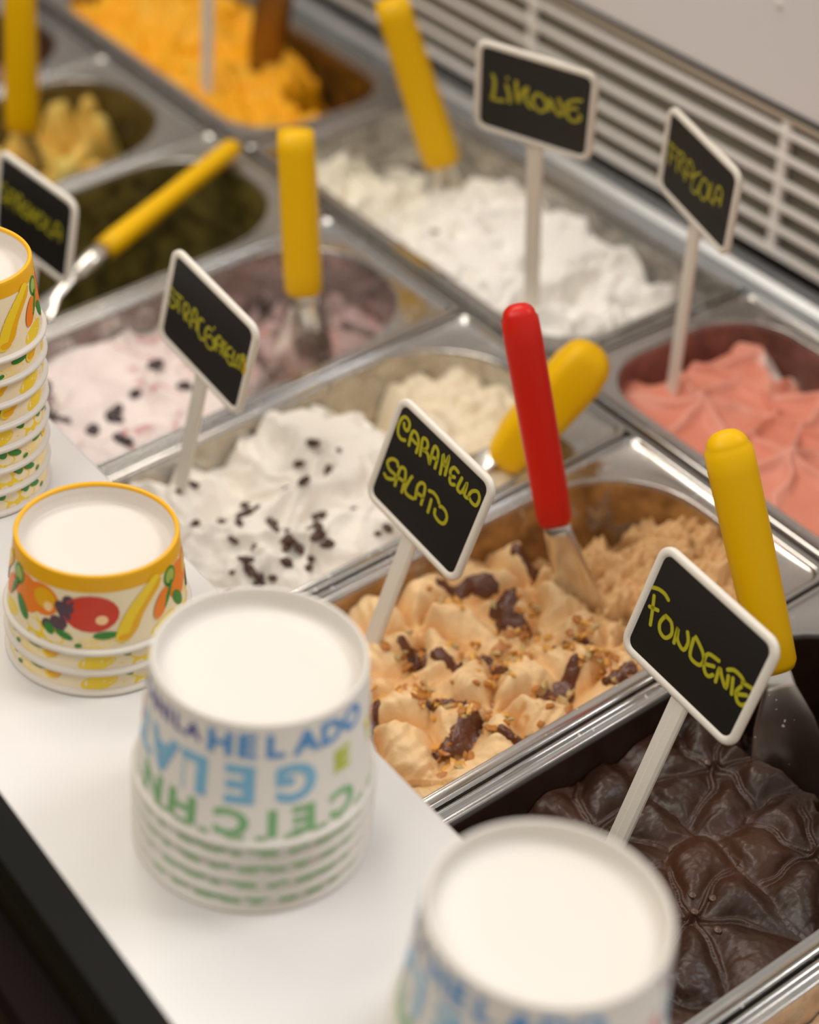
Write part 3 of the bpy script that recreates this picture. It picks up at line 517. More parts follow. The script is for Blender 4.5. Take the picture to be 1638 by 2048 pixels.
SIGNS = {
 'fondente': dict(h=0.0626, o=(0.89785, -0.18472, 0.07037), x=(0.99652, -0.01407, -0.08217), u=(0.08336, 0.18053, 0.98003), A=(0.00345, -0.03763, -0.0), B=(0.00536, -0.1274, 0.0), st=[
  [(-0.0366, 0.0064), (-0.032, 0.0086), (-0.0276, 0.0091), (-0.0242, 0.0079)],
  [(-0.0326, 0.0043), (-0.0302, -0.0024), (-0.0279, -0.0098)],
  [(-0.0327, -0.0023), (-0.0271, -0.0004)],
  [(-0.0224, -0.0003), (-0.0235, -0.0049), (-0.0215, -0.0086), (-0.0174, -0.0092), (-0.0151, -0.0051), (-0.0177, -0.0004), (-0.0222, 0.0003)],
  [(-0.0119, -0.008), (-0.0132, 0.0001), (-0.0108, -0.0052), (-0.0057, -0.0071), (-0.005, -0.002), (-0.0077, 0.0021)],
  [(-0.0031, 0.0017), (-0.001, -0.0069), (0.0052, -0.0073), (0.0066, -0.0036), (0.0038, -0.0001), (-0.0026, 0.0032)],
  [(0.0141, 0.0022), (0.0074, 0.001), (0.0071, -0.0039), (0.0096, -0.0076), (0.0123, -0.0082), (0.0143, -0.0058)],
  [(0.0085, -0.0042), (0.013, -0.0019)],
  [(0.017, -0.0078), (0.0159, -0.0005), (0.019, -0.0033), (0.0233, -0.0063), (0.0217, -0.0002)],
  [(0.0199, 0.0018), (0.0232, 0.0042), (0.0278, 0.0042), (0.0303, 0.003)],
  [(0.0243, 0.0006), (0.0273, -0.0066)],
  [(0.0295, 0.0023), (0.0358, 0.0036)],
  [(0.0301, 0.0004), (0.0289, -0.0038), (0.0314, -0.0072), (0.0344, -0.0072), (0.0362, -0.0049)],
  [(0.0299, -0.0043), (0.0346, -0.0012)],
 ]),
 'caramello': dict(h=0.0680, o=(0.71815, -0.20355, 0.05488), x=(0.98772, 0.03912, -0.15124), u=(0.14305, 0.16248, 0.97629), A=(-0.00064, -0.03634, -0.0), B=(0.00187, -0.10847, -0.0), st=[
  [(-0.0261, 0.013), (-0.029, 0.0116), (-0.0323, 0.0129), (-0.0339, 0.017), (-0.0335, 0.0218), (-0.0312, 0.0243), (-0.0278, 0.0237), (-0.0266, 0.021), (-0.0273, 0.0183), (-0.0298, 0.0188), (-0.0309, 0.0207)],
  [(-0.0226, 0.0122), (-0.0235, 0.0177), (-0.023, 0.0212), (-0.02, 0.0214), (-0.0174, 0.0187), (-0.0164, 0.015), (-0.0163, 0.0121)],
  [(-0.0221, 0.0167), (-0.0185, 0.0164)],
  [(-0.0131, 0.0126), (-0.0146, 0.0182), (-0.0153, 0.0221), (-0.0128, 0.0232), (-0.0105, 0.0211), (-0.0111, 0.0181), (-0.013, 0.0168), (-0.009, 0.0171), (-0.0053, 0.0131)],
  [(-0.0053, 0.0131), (-0.006, 0.018), (-0.0064, 0.0221), (-0.0055, 0.0243), (-0.0027, 0.0229), (-0.0015, 0.0188), (-0.0009, 0.0135)],
  [(-0.0055, 0.0177), (-0.0018, 0.0185)],
  [(0.0037, 0.0132), (0.0024, 0.0191), (0.0011, 0.0241), (0.0043, 0.0193), (0.0047, 0.0208), (0.005, 0.0259), (0.0061, 0.0206), (0.0069, 0.015)],
  [(0.0145, 0.0225), (0.0108, 0.0229), (0.0092, 0.0198), (0.0107, 0.0175), (0.0134, 0.0186)],
  [(0.0107, 0.0175), (0.0108, 0.0151), (0.0127, 0.0137), (0.0152, 0.015)],
  [(0.0179, 0.0217), (0.0174, 0.0167), (0.018, 0.0141), (0.0206, 0.0142), (0.0216, 0.0175), (0.0221, 0.0216), (0.0228, 0.0172), (0.0234, 0.0146), (0.026, 0.0148), (0.0262, 0.018), (0.0277, 0.0208), (0.0307, 0.0222), (0.033, 0.0198), (0.0327, 0.0153), (0.0295, 0.0145), (0.0265, 0.0158)],
  [(-0.0244, -0.0033), (-0.0263, -0.0013), (-0.0303, -0.0026), (-0.0323, -0.0064), (-0.0292, -0.0089), (-0.0245, -0.0088), (-0.0232, -0.0105), (-0.0262, -0.0131), (-0.0293, -0.0144), (-0.0317, -0.0135)],
  [(-0.0219, -0.0142), (-0.0225, -0.0072), (-0.0222, -0.0023), (-0.019, -0.0013), (-0.0169, -0.0057), (-0.0163, -0.0106), (-0.0159, -0.0141)],
  [(-0.0227, -0.0087), (-0.0168, -0.0076)],
  [(-0.0128, -0.0012), (-0.0136, -0.0032), (-0.0145, -0.0106), (-0.0117, -0.0125), (-0.0069, -0.0114)],
  [(-0.0057, -0.0104), (-0.0073, -0.0036), (-0.0057, 0.0002), (-0.0028, 0.0005), (-0.0013, -0.0043), (-0.0008, -0.0105)],
  [(-0.0062, -0.0067), (-0.0009, -0.0059)],
  [(0.0008, 0.0), (0.004, 0.0012), (0.0075, 0.0007), (0.0101, -0.0011)],
  [(0.0044, -0.003), (0.0049, -0.0066), (0.0053, -0.0109)],
  [(0.0091, -0.0058), (0.0102, -0.0088), (0.0145, -0.0099), (0.0178, -0.0085), (0.0184, -0.0047), (0.0162, -0.002), (0.0127, -0.0015), (0.0112, -0.0025)],
 ]),
 'stracciatella': dict(h=0.0661, o=(0.55344, -0.23849, 0.07394), x=(0.96751, 0.10538, -0.22981), u=(0.22845, 0.02495, 0.97324), A=(0.00221, -0.03795, 0.0), B=(0.00577, -0.13437, -0.0), st=[
  [(-0.0326, 0.0054), (-0.0361, 0.0053), (-0.0375, 0.0026), (-0.0345, 0.001), (-0.0312, 0.0002), (-0.0289, -0.0006), (-0.0296, -0.0045), (-0.033, -0.0062), (-0.0349, -0.0037)],
  [(-0.0316, 0.0046), (-0.0279, 0.0055), (-0.0242, 0.0058)],
  [(-0.0275, 0.0039), (-0.0251, -0.0049)],
  [(-0.0189, -0.0057), (-0.0214, -0.0013), (-0.0217, 0.0045), (-0.0184, 0.0051), (-0.0173, 0.0013), (-0.019, -0.0021), (-0.0157, -0.0048)],
  [(-0.0135, -0.0067), (-0.014, -0.0), (-0.0136, 0.0066), (-0.0111, 0.0069), (-0.0098, 0.002), (-0.0083, -0.0049)],
  [(-0.014, -0.0014), (-0.0093, 0.0003)],
  [(-0.0038, 0.0054), (-0.0068, 0.0051), (-0.0076, 0.0004), (-0.0068, -0.0043), (-0.0038, -0.0073), (-0.0008, -0.0056), (-0.001, -0.0017)],
  [(0.0041, 0.0045), (0.001, 0.0049), (-0.0008, 0.0005), (0.0002, -0.0047), (0.0032, -0.0077), (0.0072, -0.0065), (0.0075, -0.0016), (0.0035, 0.0006), (0.0017, -0.0022)],
  [(0.0053, 0.0081), (0.0057, 0.0074)],
  [(0.0076, 0.0025), (0.0093, -0.0042)],
  [(0.0106, -0.0048), (0.0095, 0.0007), (0.0103, 0.0057), (0.0134, 0.0052), (0.0143, 0.0005), (0.0146, -0.0039)],
  [(0.0101, -0.0001), (0.0141, 0.0011)],
  [(0.0125, 0.0052), (0.0175, 0.0058)],
  [(0.0155, 0.0055), (0.0175, -0.0036)],
  [(0.0222, 0.0062), (0.0195, 0.0048), (0.0189, 0.0009), (0.0193, -0.0022), (0.023, -0.0046), (0.0253, -0.0034)],
  [(0.0197, -0.0005), (0.0228, 0.0007)],
  [(0.0247, 0.0062), (0.0247, 0.0002), (0.0263, -0.0026), (0.0286, -0.0017)],
  [(0.0288, 0.0069), (0.0278, 0.0013), (0.0294, -0.0021)],
  [(0.0316, -0.0016), (0.031, 0.0039), (0.0313, 0.0088), (0.0337, 0.0094), (0.0341, 0.005)],
  [(0.0341, 0.0084), (0.0359, 0.0052), (0.0361, -0.0001)],
  [(0.0347, 0.0076), (0.0364, 0.0049), (0.0364, 0.0005)],
 ]),
 'fragola': dict(h=0.0598, o=(0.63891, 0.04287, 0.14462), x=(0.97579, -0.17247, -0.13448), u=(0.10907, -0.14921, 0.98277), A=(0.00192, -0.03383, 0.0), B=(0.0094, -0.16395, 0.0), st=[
  [(-0.031, 0.007), (-0.0309, -0.0075)],
  [(-0.0344, 0.0061), (-0.024, 0.006)],
  [(-0.0321, -0.0006), (-0.0261, -0.0005)],
  [(-0.022, -0.0073), (-0.0225, 0.006), (-0.0161, 0.0064), (-0.0194, -0.0002), (-0.0131, -0.0053)],
  [(-0.0125, -0.0076), (-0.0117, 0.0074), (-0.0061, 0.0047), (-0.0052, -0.0065)],
  [(-0.0126, -0.0014), (-0.0061, -0.0008)],
  [(0.0012, 0.0066), (-0.0041, 0.0005), (-0.0048, -0.0081), (0.0003, -0.0084), (0.0023, -0.0017)],
  [(0.0052, 0.0056), (0.0029, -0.004), (0.0079, -0.008), (0.012, -0.0017), (0.0102, 0.0052), (0.0052, 0.0056)],
  [(0.0138, 0.0076), (0.0138, -0.0032), (0.0195, -0.0022)],
  [(0.0184, -0.0046), (0.0199, 0.0089), (0.025, 0.0086), (0.0249, -0.0013)],
  [(0.0184, -0.0002), (0.0243, 0.0028)],
 ]),
 'limone': dict(h=0.0680, o=(0.53038, 0.00488, 0.15881), x=(0.87426, 0.48283, -0.05038), u=(0.1843, -0.2341, 0.95458), A=(0.00188, -0.03699, 0.0), B=(0.00743, -0.16649, 0.0), st=[
  [(-0.0282, 0.0109), (-0.0266, 0.005), (-0.0274, -0.0054), (-0.0286, -0.0073), (-0.0247, -0.0073), (-0.0196, -0.0062)],
  [(-0.0187, 0.0063), (-0.0168, -0.0002), (-0.0158, -0.0063)],
  [(-0.0185, 0.0115), (-0.0181, 0.0111)],
  [(-0.0124, 0.0113), (-0.0119, 0.0029), (-0.0103, -0.004), (-0.0088, 0.0026), (-0.0071, 0.0064), (-0.0048, 0.0093), (-0.0057, 0.003), (-0.0048, -0.0023), (-0.0016, -0.0054)],
  [(0.0008, 0.006), (-0.0013, 0.0004), (0.0014, -0.0043), (0.0057, -0.0055), (0.0084, -0.0003), (0.0057, 0.0057), (0.0014, 0.0069)],
  [(0.0104, -0.0024), (0.0099, 0.0058), (0.0138, -0.0005), (0.017, -0.0042), (0.0191, 0.0001), (0.0156, 0.0078)],
  [(0.0304, 0.0118), (0.0248, 0.0097), (0.021, 0.0056), (0.0223, 0.0034), (0.028, 0.0048)],
  [(0.0224, 0.0027), (0.0221, -0.0029), (0.0264, -0.0055), (0.0302, -0.0026), (0.03, 0.0007)],
 ]),
 'spagnola': dict(h=0.0620, o=(0.33487, -0.23573, 0.04686), x=(0.97606, 0.18678, -0.11146), u=(0.09939, 0.07285, 0.99238), A=(0.0, -0.031, 0.0), B=(0.0, -0.093, 0.0), st=[
  [(-0.0589, 0.0013), (-0.0613, 0.0112), (-0.0522, 0.0139), (-0.0519, 0.0067), (-0.0591, 0.0031)],
  [(-0.0489, 0.0082), (-0.0485, 0.0176)],
  [(-0.0436, 0.0091), (-0.0422, 0.0207), (-0.0368, 0.0197)],
  [(-0.0298, 0.0091), (-0.0348, 0.0062), (-0.0317, 0.0026), (-0.0282, -0.0006), (-0.0341, -0.0045)],
  [(-0.0261, -0.005), (-0.0259, 0.0067), (-0.0196, 0.007), (-0.0216, 0.0015), (-0.0255, -0.0005)],
  [(-0.0189, -0.005), (-0.0166, 0.0081), (-0.0128, 0.0073), (-0.013, -0.0038)],
  [(-0.0182, -0.0), (-0.0126, 0.0014)],
  [(-0.0061, 0.0077), (-0.0102, 0.0032), (-0.0105, -0.0031), (-0.0059, -0.0025), (-0.0054, 0.002)],
  [(-0.0033, -0.0043), (-0.0034, 0.0067), (0.0013, -0.0018), (0.0022, 0.0072)],
  [(0.0064, 0.0072), (0.0036, 0.0006), (0.0067, -0.0033), (0.0109, 0.0004), (0.0101, 0.0059), (0.0064, 0.0072)],
  [(0.0148, 0.0071), (0.0132, -0.002), (0.0175, -0.0031)],
  [(0.0194, -0.0043), (0.0226, 0.008), (0.0275, 0.0055), (0.0272, -0.0029)],
  [(0.0206, 0.0001), (0.027, 0.002)],
 ]),
}

# ------------------------------------------------------------------ name signs
def rrect2(hx, hy, r, n=6):
    P = []
    for sx, sy, a0 in ((1, 1, 0), (-1, 1, 90), (-1, -1, 180), (1, -1, 270)):
        for k in range(n + 1):
            a = math.radians(a0 + 90 * k / n); P.append((sx * (hx - r) + r * math.cos(a), sy * (hy - r) + r * math.sin(a)))
    return P
def stroke_mesh(strokes, w, z):
    V = []; F = []
    for st in strokes:
        P = [Vector(p) for p in st]
        if len(P) > 2:      # smooth the pen line
            Q = []
            for i in range(len(P) - 1):
                p0, p1, p2, p3 = P[max(i - 1, 0)], P[i], P[i + 1], P[min(i + 2, len(P) - 1)]
                for k in range(4):
                    t = k / 4; Q.append(0.5 * ((2 * p1) + (p2 - p0) * t + (2 * p0 - 5 * p1 + 4 * p2 - p3) * t * t + (3 * p1 - p0 - 3 * p2 + p3) * t ** 3))
            Q.append(P[-1]); P = Q
        n = len(P); b = len(V)
        dirs = [(P[min(i + 1, n - 1)] - P[max(i - 1, 0)]).normalized() for i in range(n)]
        P2 = [P[0] - dirs[0] * w * .7] + P + [P[-1] + dirs[-1] * w * .7]; d2 = [dirs[0]] + dirs + [dirs[-1]]; W = [w * .5] + [w] * n + [w * .5]
        for p, d, ww in zip(P2, d2, W):
            nn = Vector((-d.y, d.x)) * ww; V += [(p.x - nn.x, p.y - nn.y, z), (p.x + nn.x, p.y + nn.y, z)]
        for i in range(len(P2) - 1): a = b + 2 * i; F.append((a, a + 2, a + 3, a + 1))
    return V, F
def sign(key, d, label):
    x = Vector(d['x']).normalized(); u = Vector(d['u']); u = (u - x * u.dot(x)).normalized(); nz = x.cross(u); o = Vector(d['o'])
    Rm = Matrix((x, u, nz)).transposed(); A = Vector(d['A']); B = Vector(d['B']); h = d['h']
    t = empty('name_sign'); t.matrix_world = Matrix.LocRotScale(o + Rm @ B, Rm.to_quaternion(), None)
    tag(t, label, 'sign', 'handwritten flavour signs stuck in the gelato')
    def Lc(vs): return [(v[0] - B.x, v[1] - B.y, v[2] - B.z) for v in vs]
    # moulded frame: outer slab with a raised, rounded rim around the recess
    W2, H2 = .040, h / 2; R_ = [(0.0012, -.0032), (0, -.0022), (0, -.0004), (.0010, .0006), (.0028, .0008), (.0040, .0002), (.0044, -.0006)]
    V = []; F = []
    for ins, z in R_: V += [(a, b, z) for a, b in rrect2(W2 - ins, H2 - ins, .0085 - ins * .9)]
    n = 28
    for k in range(len(R_) - 1):
        for i in range(n): j = (i + 1) % n; F.append((k * n + i, k * n + j, (k + 1) * n + j, (k + 1) * n + i))
    F.append(tuple(range(n))[::-1]); F.append(tuple(range(len(V) - n, len(V))))
    mesh('frame', Lc(V), F, WHITEP, t, True)
    fp = [(a, b, -.00045) for a, b in rrect2(W2 - .0042, H2 - .0042, .0045)]; mesh('chalk_face', Lc(fp + [(a, b, -.0008) for a, b, _ in fp]), [tuple(range(28))] + [(i, 28 + i, 28 + (i + 1) % 28, (i + 1) % 28) for i in range(28)], CHALK, t, False)
    # post with a raised rib
    E_ = (B - A).normalized(); A2 = A - E_ * .012 + Vector((0, 0, -.0025)); B2 = B + E_ * .012; side = Vector((E_.y, -E_.x, 0)); Vp = []
    prof = [(-.0054, -.0012), (-.0054, .0006), (-.0016, .0006), (-.0005, .0016), (.0040, .0016), (.0054, .0004), (.0054, -.0012)]
    for P in (A2, B2):
        for a, z in prof: q = P - side * a; Vp.append((q.x, q.y, q.z + z))
    k = len(prof); mesh('post', Lc(Vp), [(i, (i + 1) % k, k + (i + 1) % k, k + i) for i in range(k)] + [tuple(range(k)), tuple(range(k, 2 * k))[::-1]], WHITEP, t, False)
    if d['st']:
        st = d['st']; ex = []
        if key == 'stracciatella': ex = st[-2:]; st = st[:-2]
        V, F = stroke_mesh(st, {'limone': .00120, 'spagnola': .0008, 'fragola': .0008, 'stracciatella': .0008}.get(key, .00100), -.0003); mesh('lettering', Lc(V), F, INK, t, False)
        if ex: V, F = stroke_mesh(ex, .0011, .0010); mesh('lettering', Lc(V), F, INKB, t, False)
    return t
LAB = {'caramello': 'black chalkboard sign reading CARAMELLO SALATO in yellow marker', 'stracciatella': 'black chalkboard sign reading STRACCIATELLA in yellow marker',
       'fondente': 'black chalkboard sign reading FONDENTE in yellow marker', 'limone': 'black chalkboard sign reading LIMONE in yellow marker',
       'fragola': 'black chalkboard sign reading FRAGOLA in yellow marker', 'spagnola': 'black chalkboard sign ending in SPAGNOLA, cut by the left edge'}
for k_, d_ in SIGNS.items(): sign(k_, d_, LAB[k_])
dm = dict(h=.062, o=(.1145, .0225, .1700), x=(.94, .32, -.05), u=(.03, -.09, .995), A=(0, -.033, 0), B=(0, -.182, 0), st=[])
sign('mango', dm, 'cream sign post standing in the orange gelato, its board above the picture')

# ------------------------------------------------------------------ spatulas
CR = (.587, .805, .084)     # sideways as the customers see it
def spat(label, top, mid, base, w, m, blade, parts=None, p=2.6, wt=None, ax=CR):
    T, Mi, B = Vector(top), Vector(mid), Vector(base); t = empty('gelato_spatula', B); tag(t, label, 'spatula')
    def lp(a, b, k): return a.lerp(b, k) - B
    wt = wt or w
    rad = []; pts = []
    for k in (0, .06, .15, .35, .6, .85, .97, 1.0):
        a = wt + (w - wt) * k; f = {0: .86, .06: .96, .97: .97, 1.0: .82}.get(k, 1.0); rad.append((a * f, a * f * .82)); pts.append(lp(T, Mi, k))
    hd = (Mi - T).normalized(); pts[0] = pts[0] + hd * w * .6
    loft('handle', pts, ax, rad, m, t, 28, p, (True, False))
    bp = [lp(Mi, B, k) - (hd * .006 if k == 0 else Vector((0, 0, 0))) for k in (0, .15, .4, .7, 1.0, 1.25)]
    loft('blade', bp, blade[2] if len(blade) > 2 else ax, list(zip(blade[0], blade[1])), BLADE, t, 20, 2.6, (False, False))
    return t
th = (.0022, .002, .0016, .0012, .0010, .0008)
spat('red handled spatula standing in the caramel gelato', (.6906, -.1328, .1316), (.7235, -.1132, .0058), (.7423, -.0987, -.0509), .0102, RED, ((.0075, .0082, .0095, .0115, .0125, .013), th), wt=.0104, p=3.2)
spat('yellow handled spatula with a wide blade standing in the chocolate gelato', (.8346, -.1202, .1297), (.882, -.0998, .0099), (.908, -.0911, -.0649), .0112, YEL, ((.006, .009, .016, .021, .023, .023), th), wt=.0122, ax=(.50, .86, .10))
spat('yellow handled spatula with a flared steel neck in the cherry gelato', (.4358, -.1053, .129), (.4438, -.097, .011), (.4463, -.0952, -.0453), .0128, YEL, ((.0090, .0105, .0145, .020, .023, .022), (.0080, .0085, .0095, .0095, .007, .004)), wt=.0118, p=2.5)
spat('yellow handled spatula leaning in the white lemon gelato', (.3034, .0582, .1458), (.3258, .1058, .0139), (.3303, .1157, -.0172), .0150, YEL, ((.0075, .008, .009, .011, .013, .013), th), wt=.0122)
spat('yellow handled spatula standing in the pan of yellow clumps at the left edge', (.0842, -.1189, .1125), (.0774, -.1177, -.0166), (.0783, -.112, -.048), .0135, YEL, ((.0075, .008, .009, .011, .013, .013), th), wt=.0115)
# lying in the olive pan
t = empty('gelato_spatula', (.2968, -.2029, -.0359)); B = t.location.copy(); tag(t, 'thin yellow handled spatula lying across the nearly empty olive pan', 'spatula')
T, Mi = Vector((.2214, -.0158, .0056)), Vector((.2827, -.1575, -.0187))
loft('handle', [T.lerp(Mi, k) - B for k in (0, .1, .5, .9, 1)], CR, [(.0080, .007)] * 3 + [(.0092, .008), (.0085, .0075)], YEL, t, 20, 2.2, (True, False))
loft('ferrule', [Mi.lerp(B, k) - B for k in (-.1, .3, .52)], CR, [(.0075, .0068), (.0085, .0078), (.0066, .006)], BLADE, t, 20, 2.0, (False, True))
loft('blade', [Mi.lerp(B, k) - B for k in (.4, .7, 1, 1.2, 1.4)], (1, 0, 0), [(.0042, .004), (.0045, .004), (.006, .003), (.012, .0015), (.016, .001)], BLADE, t, 16, 2.0, (False, True))
# short thick handle behind the red one
t = empty('gelato_spatula', (.6256, -.0634, -.0201)); B = t.location.copy(); tag(t, 'short thick yellow handle behind the red one, tipped over the white gelato', 'spatula')
T, Mi = Vector((.6440, -.0300, .0430)), Vector((.6256, -.0634, -.0185))
loft('handle', [T.lerp(Mi, k) - B for k in (0, .08, .3, .6, .85, 1)], (.62, .60, -.50), [(.0155, .0135), (.0168, .0150), (.0168, .0152), (.0162, .0150), (.0155, .0145), (.0130, .0130)], YEL, t, 32, 3.6, (True, True))
loft('blade', [Mi - B + Vector((0, -.002, .004)), Mi - B + Vector((-.010, -.02, -.012)), Mi - B + Vector((-.018, -.035, -.026))], (1, -.2, 0), [(.006, .002), (.011, .0012), (.014, .001)], BLADE, t, 16, 2.4, (False, False))
# spatula in the mango pan
SMEAR_REFL = steel('blade_reflection_smears', (.30, .20, .10), (.25, .4), speck=(.5, .25, .02))  # brown reflection put into the steel colour; orange specks are mango smears
t = empty('gelato_spatula', (.0720, .1084, -.0079)); B = t.location.copy(); tag(t, 'steel spatula blade standing in the orange gelato', 'spatula')
T = Vector((.0850, .1160, .110))
loft('blade', [T.lerp(B, k) - B for k in (0, .3, .6, .85, 1.0, 1.2)], (.50, .86, .10), [(.010, .003), (.014, .0028), (.016, .0025), (.015, .002), (.012, .0015), (.010, .001)], SMEAR_REFL, t, 18, 2.6, (False, False))
loft('handle', [T - B + (T - B).normalized() * k for k in (.13, .12, .06, .01, -.008)], CR, [(.011, .009), (.0118, .0098), (.012, .010), (.012, .010), (.010, .008)], YEL, t, 18, 2.3, (True, False))

# ------------------------------------------------------------------ paper cups, standing upside down
PAPER = noise_bump(mat('cup_paper', (.67, .61, .535), .42, sss=.0, spec=.35), 300, .05)
PAPERW = noise_bump(mat('cup_paper_white', (.67, .625, .56), .38, spec=.35), 300, .05)
def pm(n, c, r=.4): return mat(n, c, r)
P_CREAM = pm('print_cream', (.86, .72, .48)); P_OR = pm('print_orange', (.80, .40, .004)); P_YL = pm('print_yellow', (.86, .60, .02)); P_RED = pm('print_red', (.62, .045, .02)); P_ORG = pm('print_fruit_orange', (.85, .21, .008))
P_GRN = pm('print_green', (.03, .22, .03)); P_DK = pm('print_dark', (.10, .055, .075)); P_HI = pm('print_light', (.95, .62, .30)); P_PALE = pm('print_pale_yellow', (.90, .68, .28)); P_KIWI = pm('print_kiwi', (.35, .45, .08))
T_NAVY = pm('print_navy', (.09, .10, .32)); T_BLUE = pm('print_blue', (.07, .29, .62)); T_SKY = pm('print_sky', (.22, .50, .72)); T_GRN = pm('print_leaf', (.22, .48, .22)); T_PALE = pm('print_faded_green', (.36, .53, .30)); T_LIME = pm('print_lime', (.50, .58, .03)); T_RED = pm('print_rose', (.75, .12, .16)); T_YEL = pm('print_lemon', (.80, .70, .05))

def cup_mesh(H, rb, rl, wall, rec, m, parent):
    """open side down: lip on the shelf, recessed base on top"""
    lr = .0014
    prof = [(rl - .0006 - lr * 2, H * .04), (wall - .0008, lr * .3), (rl - lr + lr * math.cos(-PI * .7), lr + lr * math.sin(-PI * .7))]
    prof += [(rl - lr + lr * math.cos(a), lr + lr * math.sin(a)) for a in np.linspace(-PI / 2, PI * .55, 7)]
    prof += [(wall, 2 * lr + .0004), (rb, H - .0006), (rb - .0004, H), (rb - .0012, H + .0001), (rb - .0017, H - .0005), (rb - .0020, H - rec * .5), (rb - .0030, H - rec + .0008), (rb - .0044, H - rec), (rb * .5, H - rec), (.0006, H - rec)]
    prof = [(wall - .0010, .003)] + prof[1:]
    seg = 96; V = []; F = []
    for r, z in prof: V += [(r * math.cos(2 * PI * i / seg), r * math.sin(2 * PI * i / seg), z) for i in range(seg)]
    for k in range(len(prof) - 1):
        for i in range(seg): j = (i + 1) % seg; F.append((k * seg + i, k * seg + j, (k + 1) * seg + j, (k + 1) * seg + i))
    F.append(tuple(range(len(V) - seg, len(V))))
    return mesh('cup_body', V, F, m, parent, True)
class Wrap:
    """collects flat print shapes laid onto the cone of a cup"""
    def __init__(s, H, rb, wall): s.H, s.rb, s.wall = H, rb, wall; s.V = []; s.F = []; s.M = []; s.mats = []
    def rad(s, z): return s.wall + (s.rb - s.wall) * (z - .003) / (s.H - .003)
    def pt(s, a, z, lift): r = s.rad(z) + lift; th = a / s.rb; return (r * math.cos(th), r * math.sin(th), z)
    def mi(s, m):
        if m not in s.mats: s.mats.append(m)
        return s.mats.index(m)
    def ell(s, a, z, ra, rz, ang, m, lift=.00012, zmin=.0033):
        b = len(s.V); n = 20; c_, q = math.cos(ang), math.sin(ang)
        s.V.append(s.pt(a, max(z, zmin), lift))
        for k in (.5, 1.0):
            for i in range(n):
                t = 2 * PI * i / n; x, y = ra * k * math.cos(t), rz * k * math.sin(t); s.V.append(s.pt(a + x * c_ - y * q, min(max(z + x * q + y * c_, zmin), s.H - .0005), lift))
        for i in range(n):
            j = (i + 1) % n; s.F.append((b, b + 1 + i, b + 1 + j)); s.M.append(s.mi(m)); s.F.append((b + 1 + i, b + 1 + n + i, b + 1 + n + j, b + 1 + j)); s.M.append(s.mi(m))
    def band(s, z0, z1, m, lift=.0001, a0=0.0, a1=None):
        b = len(s.V); full = a1 is None; a1 = 2 * PI * s.rb if full else a1; n = 96 if full else max(3, int((a1 - a0) / .003))
        for z in (z0, z1):
            for i in range(n + 1): s.V.append(s.pt(a0 + (a1 - a0) * i / n, z, lift))
        for i in range(n): s.F.append((b + i, b + i + 1, b + n + 2 + i, b + n + 1 + i)); s.M.append(s.mi(m))
    def text(s, ch, a, z, h, rot, m, sx=1.0, lift=.0002):
        if ch not in GL:
            cu = D.curves.new('glyph', 'FONT'); cu.body = ch; cu.align_x = 'CENTER'; cu.size = 1.0; cu.offset = .045; cu.resolution_u = 3
            ob = D.objects.new('glyph', cu); COL.objects.link(ob); dg = bpy.context.evaluated_depsgraph_get(); me = D.meshes.new_from_object(ob.evaluated_get(dg))
            bm = bmesh.new(); bm.from_mesh(me); bmesh.ops.triangulate(bm, faces=bm.faces)
            for _ in range(2): bmesh.ops.subdivide_edges(bm, edges=[e for e in bm.edges if e.calc_length() > .18], cuts=1)
            bmesh.ops.triangulate(bm, faces=bm.faces)
            vs = [v.co.copy() for v in bm.verts]; bm.verts.index_update(); fs = [tuple(v.index for v in f.verts) for f in bm.faces]; bm.free()
            x0, x1 = min(v.x for v in vs), max(v.x for v in vs); y0, y1 = min(v.y for v in vs), max(v.y for v in vs)
            GL[ch] = ([((v.x - (x0 + x1) / 2) / (y1 - y0), (v.y - (y0 + y1) / 2) / (y1 - y0)) for v in vs], fs)
            D.objects.remove(ob); D.curves.remove(cu); D.meshes.remove(me)
        vs, fs = GL[ch]; b = len(s.V); c_, q = math.cos(rot), math.sin(rot)
        for x, y in vs:
            x *= h * sx; y *= h; s.V.append(s.pt(a + x * c_ - y * q, min(max(z + x * q + y * c_, .0030), s.H - .0004), lift))
        for f in fs: s.F.append(tuple(b + i for i in f)); s.M.append(s.mi(m))
    def build(s, name, parent): return mesh(name, s.V, s.F, s.mats, parent, False, s.M)
GL = {}
VIEW = math.atan2(-.312, .461)     # side of the cups turned to the customers

